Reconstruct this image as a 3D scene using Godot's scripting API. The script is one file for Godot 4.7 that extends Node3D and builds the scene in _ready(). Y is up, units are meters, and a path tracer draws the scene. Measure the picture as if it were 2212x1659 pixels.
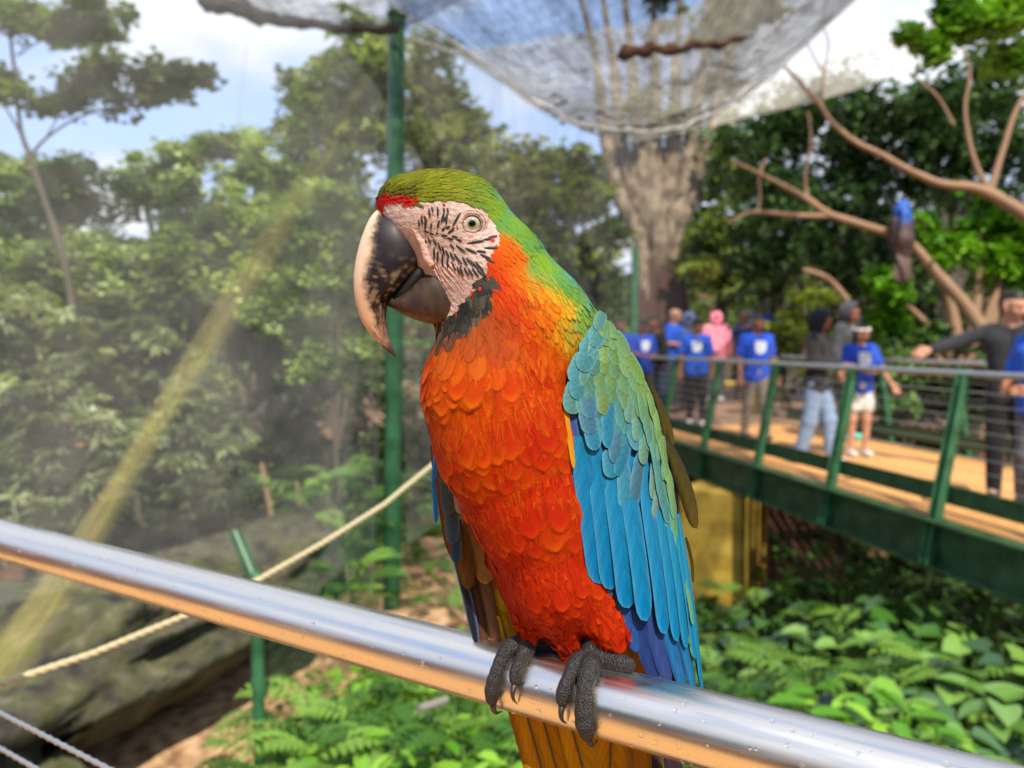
extends Node3D
# A macaw on a steel handrail inside a walk-through aviary. Units are metres, y up, the boardwalk decks lie at y = 0.
const F := 1664.0   # focal length in picture units (2212 wide)
const EYE := 1.35   # camera height over the boards

var cam_xf := Transform3D()
var cam_inv := Transform3D()
var rng := RandomNumberGenerator.new()
var counts := {}
var M := {}
var T := {}


func _ready() -> void:
	rng.seed = 77
	# ---- camera
	var cam := Camera3D.new()
	cam.name = "camera"
	cam.position = Vector3(0, EYE, 0)
	cam.rotation_degrees = Vector3(-3.2, 0, 0)
	cam.near = 0.02
	cam.far = 600.0
	var lens := CameraAttributesPhysical.new()
	lens.frustum_focal_length = 24.07
	lens.frustum_focus_distance = 0.525
	lens.frustum_near = 0.02
	lens.frustum_far = 600.0
	lens.exposure_aperture = 5.2
	cam.attributes = lens
	cam.fov = 53.0
	add_child(cam)
	cam.current = true
	cam_xf = Transform3D(Basis.from_euler(Vector3(deg_to_rad(-3.2), 0, 0)), Vector3(0, EYE, 0))
	cam_inv = cam_xf.affine_inverse()
	# ---- sky, sun, exposure
	var env := Environment.new()
	env.background_mode = Environment.BG_SKY
	env.sky = Sky.new()
	env.sky.sky_material = make_sky()
	env.background_energy_multiplier = 0.98
	env.tonemap_mode = Environment.TONE_MAPPER_LINEAR
	env.tonemap_exposure = 1.5
	env.sdfgi_enabled = true
	env.ssao_enabled = true
	env.ssil_enabled = true
	var we := WorldEnvironment.new()
	we.name = "world_environment"
	we.environment = env
	add_child(we)
	var sun := DirectionalLight3D.new()
	sun.name = "sun"
	sun.light_energy = 1.45
	sun.light_color = Color(1.0, 0.955, 0.88)
	sun.light_angular_distance = 0.5
	sun.shadow_enabled = true
	sun.look_at_from_position(Vector3(0.12, 0.78, 0.60) * 50.0, Vector3.ZERO)
	add_child(sun)
	# ---- the place, then the things in it
	make_textures()
	make_materials()
	build_ground()
	build_near_railing()
	build_footbridge()
	build_landing()
	build_pole_and_nets()
	build_left_side()
	build_trees()
	build_trees_behind()
	build_right_side()
	build_low_plants()
	build_people()
	build_macaw()


# ------------------------------------------------------------------ small helpers
func cp(px: float, py: float, z: float) -> Vector3:      # a picture direction and a distance give a place in the world
	return cam_xf * Vector3((px - 1106.0) / F * z, (829.5 - py) / F * z, -z)


func on_level(px: float, py: float, y: float) -> Vector3:  # where that direction meets a horizontal level
	var d := cam_xf.basis * Vector3((px - 1106.0) / F, (829.5 - py) / F, -1.0)
	return cam_xf.origin + d * ((y - EYE) / d.y)


func lin(r: float, g: float, b: float, k := 1.0) -> Color:   # 0-255 sRGB to a linear value
	var c := Color(r / 255.0, g / 255.0, b / 255.0).srgb_to_linear()
	return Color(c.r * k, c.g * k, c.b * k)


func numbered(called: String) -> String:
	var n: int = counts.get(called, 0)
	counts[called] = n + 1
	return called if n == 0 else "%s_%03d" % [called, n]


func tag(o: Node, label := "", category := "", group := "", kind := "") -> void:
	if label: o.set_meta("label", label)
	if category: o.set_meta("category", category)
	if group: o.set_meta("group", group)
	if kind: o.set_meta("kind", kind)


func thing(called: String, label: String, category: String, at := Vector3.ZERO, group := "") -> Node3D:
	var o := Node3D.new()
	o.name = numbered(called)
	o.position = at
	add_child(o)
	o.set_meta("is_base", true)
	tag(o, label, category, group)
	return o


# parts are modelled in world places; a direct child of a thing is moved back by where the thing stands
func part(called: String, mesh: Mesh, mat: Material, parent: Node3D = null) -> MeshInstance3D:
	var o := MeshInstance3D.new()
	o.mesh = mesh
	o.material_override = mat
	if parent == null:
		o.name = numbered(called)
		add_child(o)
	else:
		o.name = called
		parent.add_child(o, true)
		if parent.has_meta("is_base"):
			o.position = -parent.position
	return o


func many(called: String, mesh: Mesh, mat: Material, xfs: Array, cols: Array, parent: Node3D = null) -> MultiMeshInstance3D:
	var mm := MultiMesh.new()
	mm.transform_format = MultiMesh.TRANSFORM_3D
	mm.use_colors = true
	mm.mesh = mesh
	mm.instance_count = xfs.size()
	for k in xfs.size():
		mm.set_instance_transform(k, xfs[k])
		mm.set_instance_color(k, cols[k])
	var o := MultiMeshInstance3D.new()
	o.multimesh = mm
	o.material_override = mat
	if parent == null:
		o.name = numbered(called)
		add_child(o)
	else:
		o.name = called
		parent.add_child(o, true)
		if parent.has_meta("is_base"):
			o.position = -parent.position
	return o


func jit(a: float) -> float:
	return rng.randf_range(-a, a)


func jit3(a: float) -> Vector3:
	return Vector3(jit(a), jit(a), jit(a))


func rand_dir() -> Vector3:
	var y := jit(1.0)
	var a := rng.randf() * TAU
	var r := sqrt(1.0 - y * y)
	return Vector3(r * cos(a), y, r * sin(a))


func vary(c: Color, a: float) -> Color:
	var k := 1.0 + jit(a)
	return Color(c.r * k * (1.0 + jit(a * 0.5)), c.g * k, c.b * k * (1.0 + jit(a * 0.5)))


func mixc(a: Color, b: Color, t: float) -> Color:
	return a.lerp(b, clampf(t, 0.0, 1.0))


# ------------------------------------------------------------------ mesh building
class MB:
	var v := PackedVector3Array()
	var n := PackedVector3Array()
	var uv := PackedVector2Array()
	var c := PackedColorArray()
	var i := PackedInt32Array()

	func vert(p: Vector3, nn: Vector3, u := Vector2.ZERO, col := Color.WHITE) -> int:
		v.append(p)
		n.append(nn)
		uv.append(u)
		c.append(col)
		return v.size() - 1

	func tri(a: int, b: int, d: int) -> void:   # clockwise seen from the side that the normals point to
		if (v[d] - v[a]).cross(v[b] - v[a]).dot(n[a] + n[b] + n[d]) < 0.0:
			i.append(a); i.append(d); i.append(b)
		else:
			i.append(a); i.append(b); i.append(d)

	func quad4(a: int, b: int, d: int, e: int) -> void:
		tri(a, b, d)
		tri(a, d, e)

	func face(p: Array, nn: Vector3, col := Color.WHITE, uvs := []) -> void:
		var s := v.size()
		for k in p.size():
			vert(p[k], nn, uvs[k] if uvs.size() else Vector2(k & 1, k >> 1), col)
		for k in range(1, p.size() - 1):
			tri(s, s + k, s + k + 1)

	func box(xf: Transform3D, size: Vector3, col := Color.WHITE, bevel := 0.0) -> void:
		var h := size * 0.5
		for ax in 3:
			for s in [-1.0, 1.0]:
				var u := Vector3.ZERO
				var w := Vector3.ZERO
				var d := Vector3.ZERO
				d[ax] = s
				u[(ax + 1) % 3] = 1.0
				w[(ax + 2) % 3] = 1.0
				var c0 := d * h[ax]
				var uu := u * (h[(ax + 1) % 3] - bevel)
				var ww := w * (h[(ax + 2) % 3] - bevel)
				face([xf * (c0 - uu - ww), xf * (c0 + uu - ww), xf * (c0 + uu + ww), xf * (c0 - uu + ww)], (xf.basis * d).normalized(), col)
		if bevel > 0.0:
			for ax in 3:
				var b1 := (ax + 1) % 3
				var b2 := (ax + 2) % 3
				for s1 in [-1.0, 1.0]:
					for s2 in [-1.0, 1.0]:
						var e := Vector3.ZERO
						e[ax] = h[ax] - bevel
						var p1 := Vector3.ZERO
						p1[b1] = s1 * h[b1]
						p1[b2] = s2 * (h[b2] - bevel)
						var p2 := Vector3.ZERO
						p2[b1] = s1 * (h[b1] - bevel)
						p2[b2] = s2 * h[b2]
						var nn := Vector3.ZERO
						nn[b1] = s1
						nn[b2] = s2
						face([xf * (p1 - e), xf * (p1 + e), xf * (p2 + e), xf * (p2 - e)], (xf.basis * nn).normalized(), col)

	func bar(a: Vector3, b: Vector3, w: float, h: float, col := Color.WHITE, bevel := 0.0) -> void:  # a box from a to b
		var x := (b - a).normalized()
		var up := Vector3.UP if absf(x.y) < 0.95 else Vector3.RIGHT
		var z := x.cross(up).normalized()
		box(Transform3D(Basis(x, z.cross(x), z), (a + b) * 0.5), Vector3(a.distance_to(b), h, w), col, bevel)

	func tube(pts: Array, rads: Array, sides := 8, col := Color.WHITE, caps := true, rough := 0.0, seed0 := 0) -> void:
		var m := pts.size()
		var first := v.size()
		var u := Vector3.ZERO
		var run := 0.0
		for k in m:
			var d: Vector3 = (pts[mini(k + 1, m - 1)] - pts[maxi(k - 1, 0)]).normalized()
			if k == 0:
				u = d.cross(Vector3.UP if absf(d.y) < 0.9 else Vector3.RIGHT).normalized()
			else:
				u = (u - d * u.dot(d)).normalized()
				run += pts[k].distance_to(pts[k - 1])
			var w := d.cross(u)
			for s in sides + 1:
				var a := TAU * s / sides
				var o := u * cos(a) + w * sin(a)
				var r: float = rads[mini(k, rads.size() - 1)]
				if rough > 0.0:
					r *= 1.0 + rough * (sin((s % sides) * 2.4 + k * 1.7 + seed0) * 0.6 + sin((s % sides) * 4.1 - k * 0.9 + seed0 * 2) * 0.4)
				vert(pts[k] + o * r, o, Vector2(float(s) / sides, run), col)
		for k in m - 1:
			for s in sides:
				var p := first + k * (sides + 1) + s
				quad4(p, p + 1, p + sides + 2, p + sides + 1)
		if caps:
			for e in [0, m - 1]:
				var d: Vector3 = (pts[1] - pts[0]).normalized() * -1.0 if e == 0 else (pts[m - 1] - pts[m - 2]).normalized()
				var mid := vert(pts[e], d, Vector2.ZERO, col)
				var ring := []
				for s in sides + 1:
					ring.append(vert(v[first + e * (sides + 1) + s], d, Vector2.ZERO, col))
				for s in sides:
					tri(mid, ring[s], ring[s + 1])

	func ball(at: Vector3, r: Vector3, basis := Basis(), col := Color.WHITE, seg := 10, rings := 6) -> void:
		var first := v.size()
		for k in rings + 1:
			var t := PI * k / rings
			for s in seg + 1:
				var a := TAU * s / seg
				var d := Vector3(sin(t) * cos(a), cos(t), sin(t) * sin(a))
				vert(at + basis * (d * r), (basis * (d / r)).normalized(), Vector2(float(s) / seg, float(k) / rings), col)
		for k in rings:
			for s in seg:
				var p := first + k * (seg + 1) + s
				quad4(p, p + 1, p + seg + 2, p + seg + 1)

	# rings of equal length joined into a skin; normals are taken from the faces
	func loft(rings: Array, cols: Array, closed := true) -> void:
		var m: int = rings[0].size()
		var first := v.size()
		for k in rings.size():
			for s in m:
				vert(rings[k][s], Vector3.ZERO, Vector2(float(s) / (m - 1), float(k) / (rings.size() - 1)), cols[k][s] if cols[k] is Array else cols[k])
		var mids := []
		for k in rings.size():
			var mid := Vector3.ZERO
			for p in rings[k]:
				mid += p / m
			mids.append(mid)
		for k in rings.size():
			for s in m:
				var a: Vector3 = rings[k][(s + 1) % (m - 1) if closed else mini(s + 1, m - 1)] - rings[k][(s - 1 + m - 1) % (m - 1) if closed else maxi(s - 1, 0)]
				var b: Vector3 = rings[mini(k + 1, rings.size() - 1)][s] - rings[maxi(k - 1, 0)][s]
				var nn := a.cross(b).normalized()
				if nn.dot(rings[k][s] - mids[k]) < 0.0:
					nn = -nn
				if nn == Vector3.ZERO:
					nn = (rings[k][s] - mids[k]).normalized()
				n[first + k * m + s] = nn
		for k in rings.size() - 1:
			for s in m - 1:
				var p := first + k * m + s
				quad4(p, p + 1, p + m + 1, p + m)

	func add(o: MB, xf: Transform3D) -> void:
		var s := v.size()
		for k in o.v.size():
			vert(xf * o.v[k], (xf.basis * o.n[k]).normalized(), o.uv[k], o.c[k])
		for k in o.i:
			i.append(s + k)

	func mesh() -> ArrayMesh:
		var a := []
		a.resize(Mesh.ARRAY_MAX)
		a[Mesh.ARRAY_VERTEX] = v
		a[Mesh.ARRAY_NORMAL] = n
		a[Mesh.ARRAY_TEX_UV] = uv
		a[Mesh.ARRAY_COLOR] = c
		a[Mesh.ARRAY_INDEX] = i
		var me := ArrayMesh.new()
		me.add_surface_from_arrays(Mesh.PRIMITIVE_TRIANGLES, a)
		return me


# ------------------------------------------------------------------ smooth bodies: tapered capsules joined by a smooth minimum, skinned as surface nets
# a bone is [from, to, radius at from, radius at to]
func nets(bones: Array, k: float, cell: float, out: MB, col := Color.WHITE) -> int:
	var first := out.v.size()
	var lo := Vector3(1e9, 1e9, 1e9)
	var hi := -lo
	for b in bones:
		var r: float = maxf(b[2], b[3]) + k * 0.5 + cell * 2.0
		lo = lo.min(b[0] - Vector3(r, r, r)).min(b[1] - Vector3(r, r, r))
		hi = hi.max(b[0] + Vector3(r, r, r)).max(b[1] + Vector3(r, r, r))
	var nx := int((hi.x - lo.x) / cell) + 2
	var ny := int((hi.y - lo.y) / cell) + 2
	var nz := int((hi.z - lo.z) / cell) + 2
	var val := PackedFloat32Array()
	val.resize(nx * ny * nz)
	val.fill(1.0)
	for b in bones:
		var a: Vector3 = b[0]
		var ba: Vector3 = b[1] - a
		var bb := maxf(ba.dot(ba), 1e-12)
		var ra: float = b[2]
		var rd: float = b[3] - ra
		var m := k + cell * 2.0
		var r0 := Vector3.ONE * (ra + m)
		var r1: Vector3 = Vector3.ONE * (b[3] + m)
		var l0: Vector3 = ((a - r0).min(b[1] - r1) - lo) / cell
		var h0: Vector3 = ((a + r0).max(b[1] + r1) - lo) / cell
		var x0 := maxi(0, int(l0.x))
		var x1 := mini(nx - 1, int(h0.x) + 1)
		for z in range(maxi(0, int(l0.z)), mini(nz - 1, int(h0.z) + 1) + 1):
			for y in range(maxi(0, int(l0.y)), mini(ny - 1, int(h0.y) + 1) + 1):
				var at := (z * ny + y) * nx
				var p := lo + Vector3(x0, y, z) * cell - a
				for x in range(x0, x1 + 1):
					var t := clampf(p.dot(ba) / bb, 0.0, 1.0)
					var d := (p - ba * t).length() - ra - rd * t
					var o := val[at + x]
					var h := k - absf(o - d)
					val[at + x] = minf(o, d) - (h * h / k * 0.25 if h > 0.0 else 0.0)
					p.x += cell
	var ids := PackedInt32Array()
	ids.resize(nx * ny * nz)
	ids.fill(-1)
	var ox := [0, 1, 0, 1, 0, 1, 0, 1]
	var oy := [0, 0, 1, 1, 0, 0, 1, 1]
	var oz := [0, 0, 0, 0, 1, 1, 1, 1]
	var ed := [[0, 1], [2, 3], [4, 5], [6, 7], [0, 2], [1, 3], [4, 6], [5, 7], [0, 4], [1, 5], [2, 6], [3, 7]]
	var w := PackedFloat32Array()
	w.resize(8)
	for z in nz - 1:
		for y in ny - 1:
			var row := (z * ny + y) * nx
			for x in nx - 1:
				if absf(val[row + x]) > cell * 2.0:
					continue
				var inside := 0
				for q in 8:
					w[q] = val[row + x + ox[q] + oy[q] * nx + oz[q] * nx * ny]
					if w[q] < 0.0:
						inside += 1
				if inside == 0 or inside == 8:
					continue
				var sum := Vector3.ZERO
				var cnt := 0
				for e in ed:
					var e0: int = e[0]
					var e1: int = e[1]
					if (w[e0] < 0.0) != (w[e1] < 0.0):
						var t := w[e0] / (w[e0] - w[e1])
						sum += Vector3(ox[e0], oy[e0], oz[e0]).lerp(Vector3(ox[e1], oy[e1], oz[e1]), t)
						cnt += 1
				var nn := Vector3(w[1] + w[3] + w[5] + w[7] - w[0] - w[2] - w[4] - w[6], w[2] + w[3] + w[6] + w[7] - w[0] - w[1] - w[4] - w[5], w[4] + w[5] + w[6] + w[7] - w[0] - w[1] - w[2] - w[3])
				ids[row + x] = out.vert(lo + (Vector3(x, y, z) + sum / cnt) * cell, nn.normalized(), Vector2.ZERO, col)
	var sx := 1
	var sy := nx
	var sz := nx * ny
	for z in range(1, nz - 1):
		for y in range(1, ny - 1):
			var row := (z * ny + y) * nx
			for x in range(1, nx - 1):
				var g := row + x
				if ids[g] < 0:
					continue
				var s := val[g] < 0.0
				if s != (val[g + sx] < 0.0) and ids[g - sy] >= 0 and ids[g - sz] >= 0 and ids[g - sy - sz] >= 0:
					out.quad4(ids[g], ids[g - sy], ids[g - sy - sz], ids[g - sz])
				if s != (val[g + sy] < 0.0) and ids[g - sx] >= 0 and ids[g - sz] >= 0 and ids[g - sx - sz] >= 0:
					out.quad4(ids[g], ids[g - sx], ids[g - sx - sz], ids[g - sz])
				if s != (val[g + sz] < 0.0) and ids[g - sx] >= 0 and ids[g - sy] >= 0 and ids[g - sx - sy] >= 0:
					out.quad4(ids[g], ids[g - sx], ids[g - sx - sy], ids[g - sy])
	return first


func field(bones: Array, k: float, p: Vector3) -> float:
	var o := 1.0
	for b in bones:
		var ba: Vector3 = b[1] - b[0]
		var pa: Vector3 = p - b[0]
		var t := clampf(pa.dot(ba) / maxf(ba.dot(ba), 1e-12), 0.0, 1.0)
		var d: float = (pa - ba * t).length() - lerpf(b[2], b[3], t)
		var h := k - absf(o - d)
		o = minf(o, d) - (h * h / k * 0.25 if h > 0.0 else 0.0)
	return o


# ------------------------------------------------------------------ sky, textures, materials
func make_sky() -> PanoramaSkyMaterial:
	var w := 1024
	var h := 512
	var im := Image.create(w, h, false, Image.FORMAT_RGBF)
	var nz := FastNoiseLite.new()
	nz.seed = 12
	nz.noise_type = FastNoiseLite.TYPE_SIMPLEX_SMOOTH
	nz.frequency = 1.25
	nz.fractal_octaves = 5
	nz.fractal_gain = 0.52
	for y in h:
		var el := PI * (0.5 - (y + 0.5) / h)
		var up := clampf(sin(el), 0.0, 1.0)
		var clear := Color(0.52, 0.66, 0.90).lerp(Color(0.26, 0.42, 0.80), pow(up, 0.6))
		for x in w:
			var az := TAU * (x + 0.5) / w
			var d := Vector3(cos(az) * cos(el), sin(el) * 1.7, sin(az) * cos(el))
			var q := nz.get_noise_3dv(d * 1.5)
			var c := smoothstep(-0.14, 0.28, q + 0.11)
			var white := 0.74 + 0.26 * clampf(q * 2.0, -0.6, 1.0)
			var col := clear.lerp(Color(white * 0.97, white * 0.99, white * 1.03), c * 0.86)
			im.set_pixel(x, y, col)
	var m := PanoramaSkyMaterial.new()
	m.panorama = ImageTexture.create_from_image(im)
	return m


func noise_image(w: int, h: int, freq: float, seed0: int, oct := 4, kind := FastNoiseLite.TYPE_SIMPLEX_SMOOTH) -> Image:
	var nz := FastNoiseLite.new()
	nz.seed = seed0
	nz.noise_type = kind
	nz.frequency = freq
	nz.fractal_octaves = oct
	return nz.get_seamless_image(w, h)


func tinted(src: Image, cols: Array, stretch := 1.0) -> ImageTexture:   # a grey picture through a row of sRGB colours
	var w := src.get_width()
	var h := src.get_height()
	var im := Image.create(w, h, false, Image.FORMAT_RGB8)
	for y in h:
		for x in w:
			var t := clampf((src.get_pixel(x, y).r - 0.5) * stretch + 0.5, 0.0, 0.999) * (cols.size() - 1)
			var k := int(t)
			im.set_pixel(x, y, cols[k].lerp(cols[k + 1], t - k))
	return ImageTexture.create_from_image(im)


func feather_image(kind: String) -> ImageTexture:
	var w := 64
	var h := 160
	var im := Image.create(w, h, false, Image.FORMAT_RGBA8)
	var r := RandomNumberGenerator.new()
	r.seed = 5
	var ragged := []
	for k in 64:
		ragged.append(r.randf())
	for y in h:
		var v := (y + 0.5) / h      # 0 at the quill, 1 at the tip
		for x in w:
			var u := (x + 0.5) / w * 2.0 - 1.0
			var au := absf(u)
			var ph := v * (15.0 if kind != "wing" else 46.0) - au * (5.0 if kind != "wing" else 9.0)
			var barb := 0.5 + 0.5 * sin(ph * TAU)
			var g := 0.88 + 0.12 * barb
			var col := Color(g, g, g)
			if kind == "breast":
				var rim := smoothstep(0.50, 0.93, sqrt(pow(au * 0.92, 2.0) + pow(maxf(0.0, (v - 0.42) / 0.58), 2.0)))
				col = Color(lerpf(0.90, 1.0, rim) * g, lerpf(0.66, 1.0, rim) * g, lerpf(0.6, 1.0, rim) * g)
			if kind == "wing":
				var edge := smoothstep(0.80, 0.97, maxf(au, 0.0)) + smoothstep(0.965, 0.995, v)
				var shaft := 1.0 - smoothstep(0.0, 0.035, au)
				g = 0.86 + 0.07 * barb + 0.07 * clampf(edge, 0.0, 1.0) - 0.14 * shaft
				g += 0.03 * sin(u * 3.0) + 0.035 * sin(ph * 2.3 + sin(u * 9.0)) + 0.03 * sin(ph * 0.71 + 2.0)
				col = Color(g, g, g)
			var a := 1.0
			if kind != "wing":
				var half := 1.0
				if v < 0.30:
					half = lerpf(0.45, 1.0, v / 0.30)
				if v > 0.55:
					half = sqrt(maxf(0.0, 1.0 - pow((v - 0.55) / 0.45, 2.2)))
				var q: float = ragged[int(fposmod(ph * 4.0 + (7.0 if u > 0.0 else 0.0), 64.0)) % 64]
				a = smoothstep(0.0, 0.46, half - au - 0.10 * q * q - 0.05 * (1.0 - barb)) if v > 0.25 else 1.0
			col.a = a
			im.set_pixel(x, h - 1 - y, col)
	return ImageTexture.create_from_image(im)


func make_textures() -> void:
	T.plain = feather_image("plain")
	T.breast = feather_image("breast")
	T.wing = feather_image("wing")
	T.fine = ImageTexture.create_from_image(noise_image(256, 256, 0.03, 3, 4))
	T.cells = ImageTexture.create_from_image(noise_image(256, 256, 0.06, 9, 1, FastNoiseLite.TYPE_CELLULAR))
	T.wrinkle = ImageTexture.create_from_image(noise_image(256, 256, 0.045, 21, 3, FastNoiseLite.TYPE_CELLULAR))
	T.moss = tinted(noise_image(256, 256, 0.022, 31, 5), [Color(0.12, 0.12, 0.10), Color(0.29, 0.27, 0.22), Color(0.25, 0.28, 0.12), Color(0.40, 0.37, 0.31)], 1.6)
	T.soil = tinted(noise_image(256, 256, 0.03, 41, 5), [Color(0.22, 0.13, 0.08), Color(0.36, 0.23, 0.15), Color(0.47, 0.33, 0.23)], 1.5)
	T.path = tinted(noise_image(256, 256, 0.03, 43, 5), [Color(0.50, 0.37, 0.26), Color(0.68, 0.54, 0.40), Color(0.76, 0.64, 0.50)], 1.5)
	T.bark = tinted(noise_image(256, 256, 0.025, 51, 5), [Color(0.30, 0.26, 0.22), Color(0.50, 0.45, 0.39), Color(0.62, 0.58, 0.52)], 1.6)
	# brushed steel: long streaks
	var st := noise_image(512, 16, 0.9, 61, 2)
	st.resize(512, 256, Image.INTERPOLATE_NEAREST)
	T.brushed = tinted(noise_image(256, 256, 0.02, 62, 5), [Color(0.24, 0.24, 0.24), Color(0.31, 0.31, 0.31), Color(0.40, 0.40, 0.40)], 1.4)
	# wood grain along u
	var gr := noise_image(64, 256, 0.08, 71, 4)
	gr.resize(512, 256, Image.INTERPOLATE_BILINEAR)
	T.wood = tinted(gr, [Color(0.70, 0.48, 0.25), Color(0.82, 0.60, 0.35), Color(0.87, 0.68, 0.43)], 1.4)
	# netting: strength of the threads varies, rows of knots run along it
	for nm in ["net", "strip"]:
		var ni := noise_image(256, 256, 0.012, 81, 4)
		var nj := noise_image(256, 256, 0.05, 83, 3)
		var im := Image.create(256, 256, false, Image.FORMAT_RGBA8)
		for y in 256:
			for x in 256:
				var a := 0.48 + 0.34 * (ni.get_pixel(x, y).r - 0.5) + 0.35 * (nj.get_pixel(x, y).r - 0.5)
				a += 0.07 * sin(x * TAU / 16.0) * sin(y * TAU / 16.0)
				if nm == "strip":
					a = (0.66 + 0.9 * (nj.get_pixel(x / 12, y).r - 0.5) + 0.5 * (ni.get_pixel(x, y).r - 0.5)) * pow(sin(PI * (y + 0.5) / 256.0), 0.9)
				im.set_pixel(x, y, Color(0.98, 0.98, 0.97, clampf(a, 0.03, 0.95)))
		T[nm] = ImageTexture.create_from_image(im)


func mat(called: String, albedo: Color, rough := 0.8, metal := 0.0, vcol := false) -> StandardMaterial3D:
	var m := StandardMaterial3D.new()
	m.resource_name = called
	m.albedo_color = albedo.linear_to_srgb()
	m.roughness = rough
	m.metallic = metal
	m.vertex_color_use_as_albedo = vcol
	M[called] = m
	return m


func triplanar(m: StandardMaterial3D, tex: Texture2D, scale: float, bump: Texture2D = null, height := 0.0) -> StandardMaterial3D:
	m.albedo_texture = tex
	m.uv1_triplanar = true
	m.uv1_world_triplanar = true
	m.uv1_scale = Vector3.ONE * scale
	if bump:
		m.heightmap_enabled = true
		m.heightmap_texture = bump
		m.heightmap_scale = height
	return m


func leafy(called: String, albedo: Color, rough := 0.36, through := 0.8) -> StandardMaterial3D:
	var m := mat(called, albedo, rough, 0.0, true)
	m.backlight_enabled = true
	m.backlight = Color(through, through, through * 0.5)
	m.cull_mode = BaseMaterial3D.CULL_DISABLED
	return m


func make_materials() -> void:
	for nm in ["plain", "breast", "wing"]:
		var m := mat("feather_" + nm, Color(1, 1, 1), 0.75 if nm != "wing" else 0.6, 0.0, true)
		m.albedo_texture = T[nm]
		m.metallic_specular = 0.22
		m.cull_mode = BaseMaterial3D.CULL_DISABLED
		if nm != "wing":
			m.transparency = BaseMaterial3D.TRANSPARENCY_ALPHA
		else:
			m.texture_repeat = false
	mat("paint", Color(1, 1, 1), 0.6, 0.0, true)
	var skin := mat("bird_skin", Color(1, 1, 1), 0.6, 0.0, true)
	skin.heightmap_enabled = true
	skin.heightmap_texture = T.fine
	skin.heightmap_scale = 0.09
	skin.uv1_triplanar = true
	skin.uv1_scale = Vector3.ONE * 32.0
	var foot := mat("foot_skin", Color(1, 1, 1), 0.62, 0.0, true)
	foot.heightmap_enabled = true
	foot.heightmap_texture = T.cells
	foot.heightmap_scale = -0.13
	foot.uv1_triplanar = true
	foot.uv1_scale = Vector3.ONE * 52.0
	var claw := mat("claw", lin(38, 31, 27), 0.48)
	claw.clearcoat_enabled = true
	claw.clearcoat = 0.1
	var eye := mat("eye_ball", Color(1, 1, 1), 0.08, 0.0, true)
	eye.clearcoat_enabled = true
	eye.clearcoat = 1.0
	eye.clearcoat_roughness = 0.02
	var horn := mat("horn", Color(1, 1, 1), 0.55, 0.0, true)
	horn.clearcoat_enabled = true
	horn.metallic_specular = 0.35
	horn.clearcoat = 0.06
	horn.clearcoat_roughness = 0.3
	# steel, paint, wood
	var steel := mat("steel", Color(0.70, 0.67, 0.625), 1.0, 1.0)
	steel.roughness_texture = T.brushed
	steel.roughness_texture_channel = BaseMaterial3D.TEXTURE_CHANNEL_RED
	steel.uv1_scale = Vector3(3.0, 1.2, 1)
	mat("dull_steel", Color(0.55, 0.56, 0.57), 0.42, 1.0)
	var drop := mat("water", Color(1, 1, 1), 0.02)
	drop.refraction_enabled = true
	drop.refraction_scale = 0.033
	drop.transparency = BaseMaterial3D.TRANSPARENCY_ALPHA
	drop.albedo_color = Color(1, 1, 1, 0.03)
	var wood := mat("deck_wood", Color(1, 1, 1), 0.75)
	wood.albedo_texture = T.wood
	wood.vertex_color_use_as_albedo = true
	triplanar(mat("green_paint", Color(1, 1, 1), 0.42), tinted(noise_image(128, 128, 0.03, 95, 5), [Color(0.14, 0.29, 0.19), Color(0.19, 0.38, 0.25), Color(0.24, 0.44, 0.30)], 1.5), 1.3)
	triplanar(mat("dark_green_paint", Color(1, 1, 1), 0.45), tinted(noise_image(128, 128, 0.03, 96, 5), [Color(0.14, 0.22, 0.13), Color(0.17, 0.31, 0.19), Color(0.23, 0.36, 0.23)], 1.6), 1.1)
	triplanar(mat("ochre_paint", Color(1, 1, 1), 0.7), tinted(noise_image(128, 128, 0.02, 91, 4), [Color(0.55, 0.44, 0.14), Color(0.70, 0.58, 0.22), Color(0.78, 0.67, 0.30)], 1.3), 1.1)
	triplanar(mat("mossy_rock", Color(1, 1, 1), 0.9), T.moss, 0.7, T.fine, 3.0)
	triplanar(mat("soil", Color(1, 1, 1), 0.95), T.soil, 0.6, T.fine, 2.0)
	triplanar(mat("dirt", Color(1, 1, 1), 0.95), T.path, 0.8, T.fine, 1.5)
	triplanar(mat("bark", Color(1, 1, 1), 0.9), T.bark, 1.2, T.fine, 1.5)
	triplanar(mat("pale_bark", Color(0.95, 0.90, 0.82), 0.85), T.bark, 0.45, T.fine, 2.0)
	mat("brown_wood", lin(148, 118, 92), 0.85)
	mat("twig", lin(80, 73, 62), 0.9)
	mat("hem_cord", Color(0.62, 0.62, 0.60), 0.9)
	mat("rope_fibre", lin(178, 168, 132), 0.9)
	for nm in ["net", "strip"]:
		var m := mat("netting_" + nm, Color(1, 1, 1), 0.85)
		m.albedo_texture = T[nm]
		m.transparency = BaseMaterial3D.TRANSPARENCY_ALPHA
		m.cull_mode = BaseMaterial3D.CULL_DISABLED
		m.backlight_enabled = true
		m.vertex_color_use_as_albedo = true
		m.backlight = Color(1.5, 1.5, 1.5)
	M.netting_strip.albedo_color = Color(0.98, 0.94, 0.58, 0.9)
	M.netting_strip.backlight = Color(1.3, 1.3, 1.3)
	var wall: StandardMaterial3D = M.netting_net.duplicate()
	wall.resource_name = "netting_wall"
	wall.albedo_color = Color(1, 1, 1, 0.25)
	wall.backlight = Color(1.2, 1.2, 1.2)
	M.netting_wall = wall
	var veil: StandardMaterial3D = M.netting_net.duplicate()
	veil.resource_name = "netting_veil"
	veil.albedo_color = Color(1, 1, 1, 0.42)
	M.netting_veil = veil
	leafy("leaf", Color(1, 1, 1))
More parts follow.
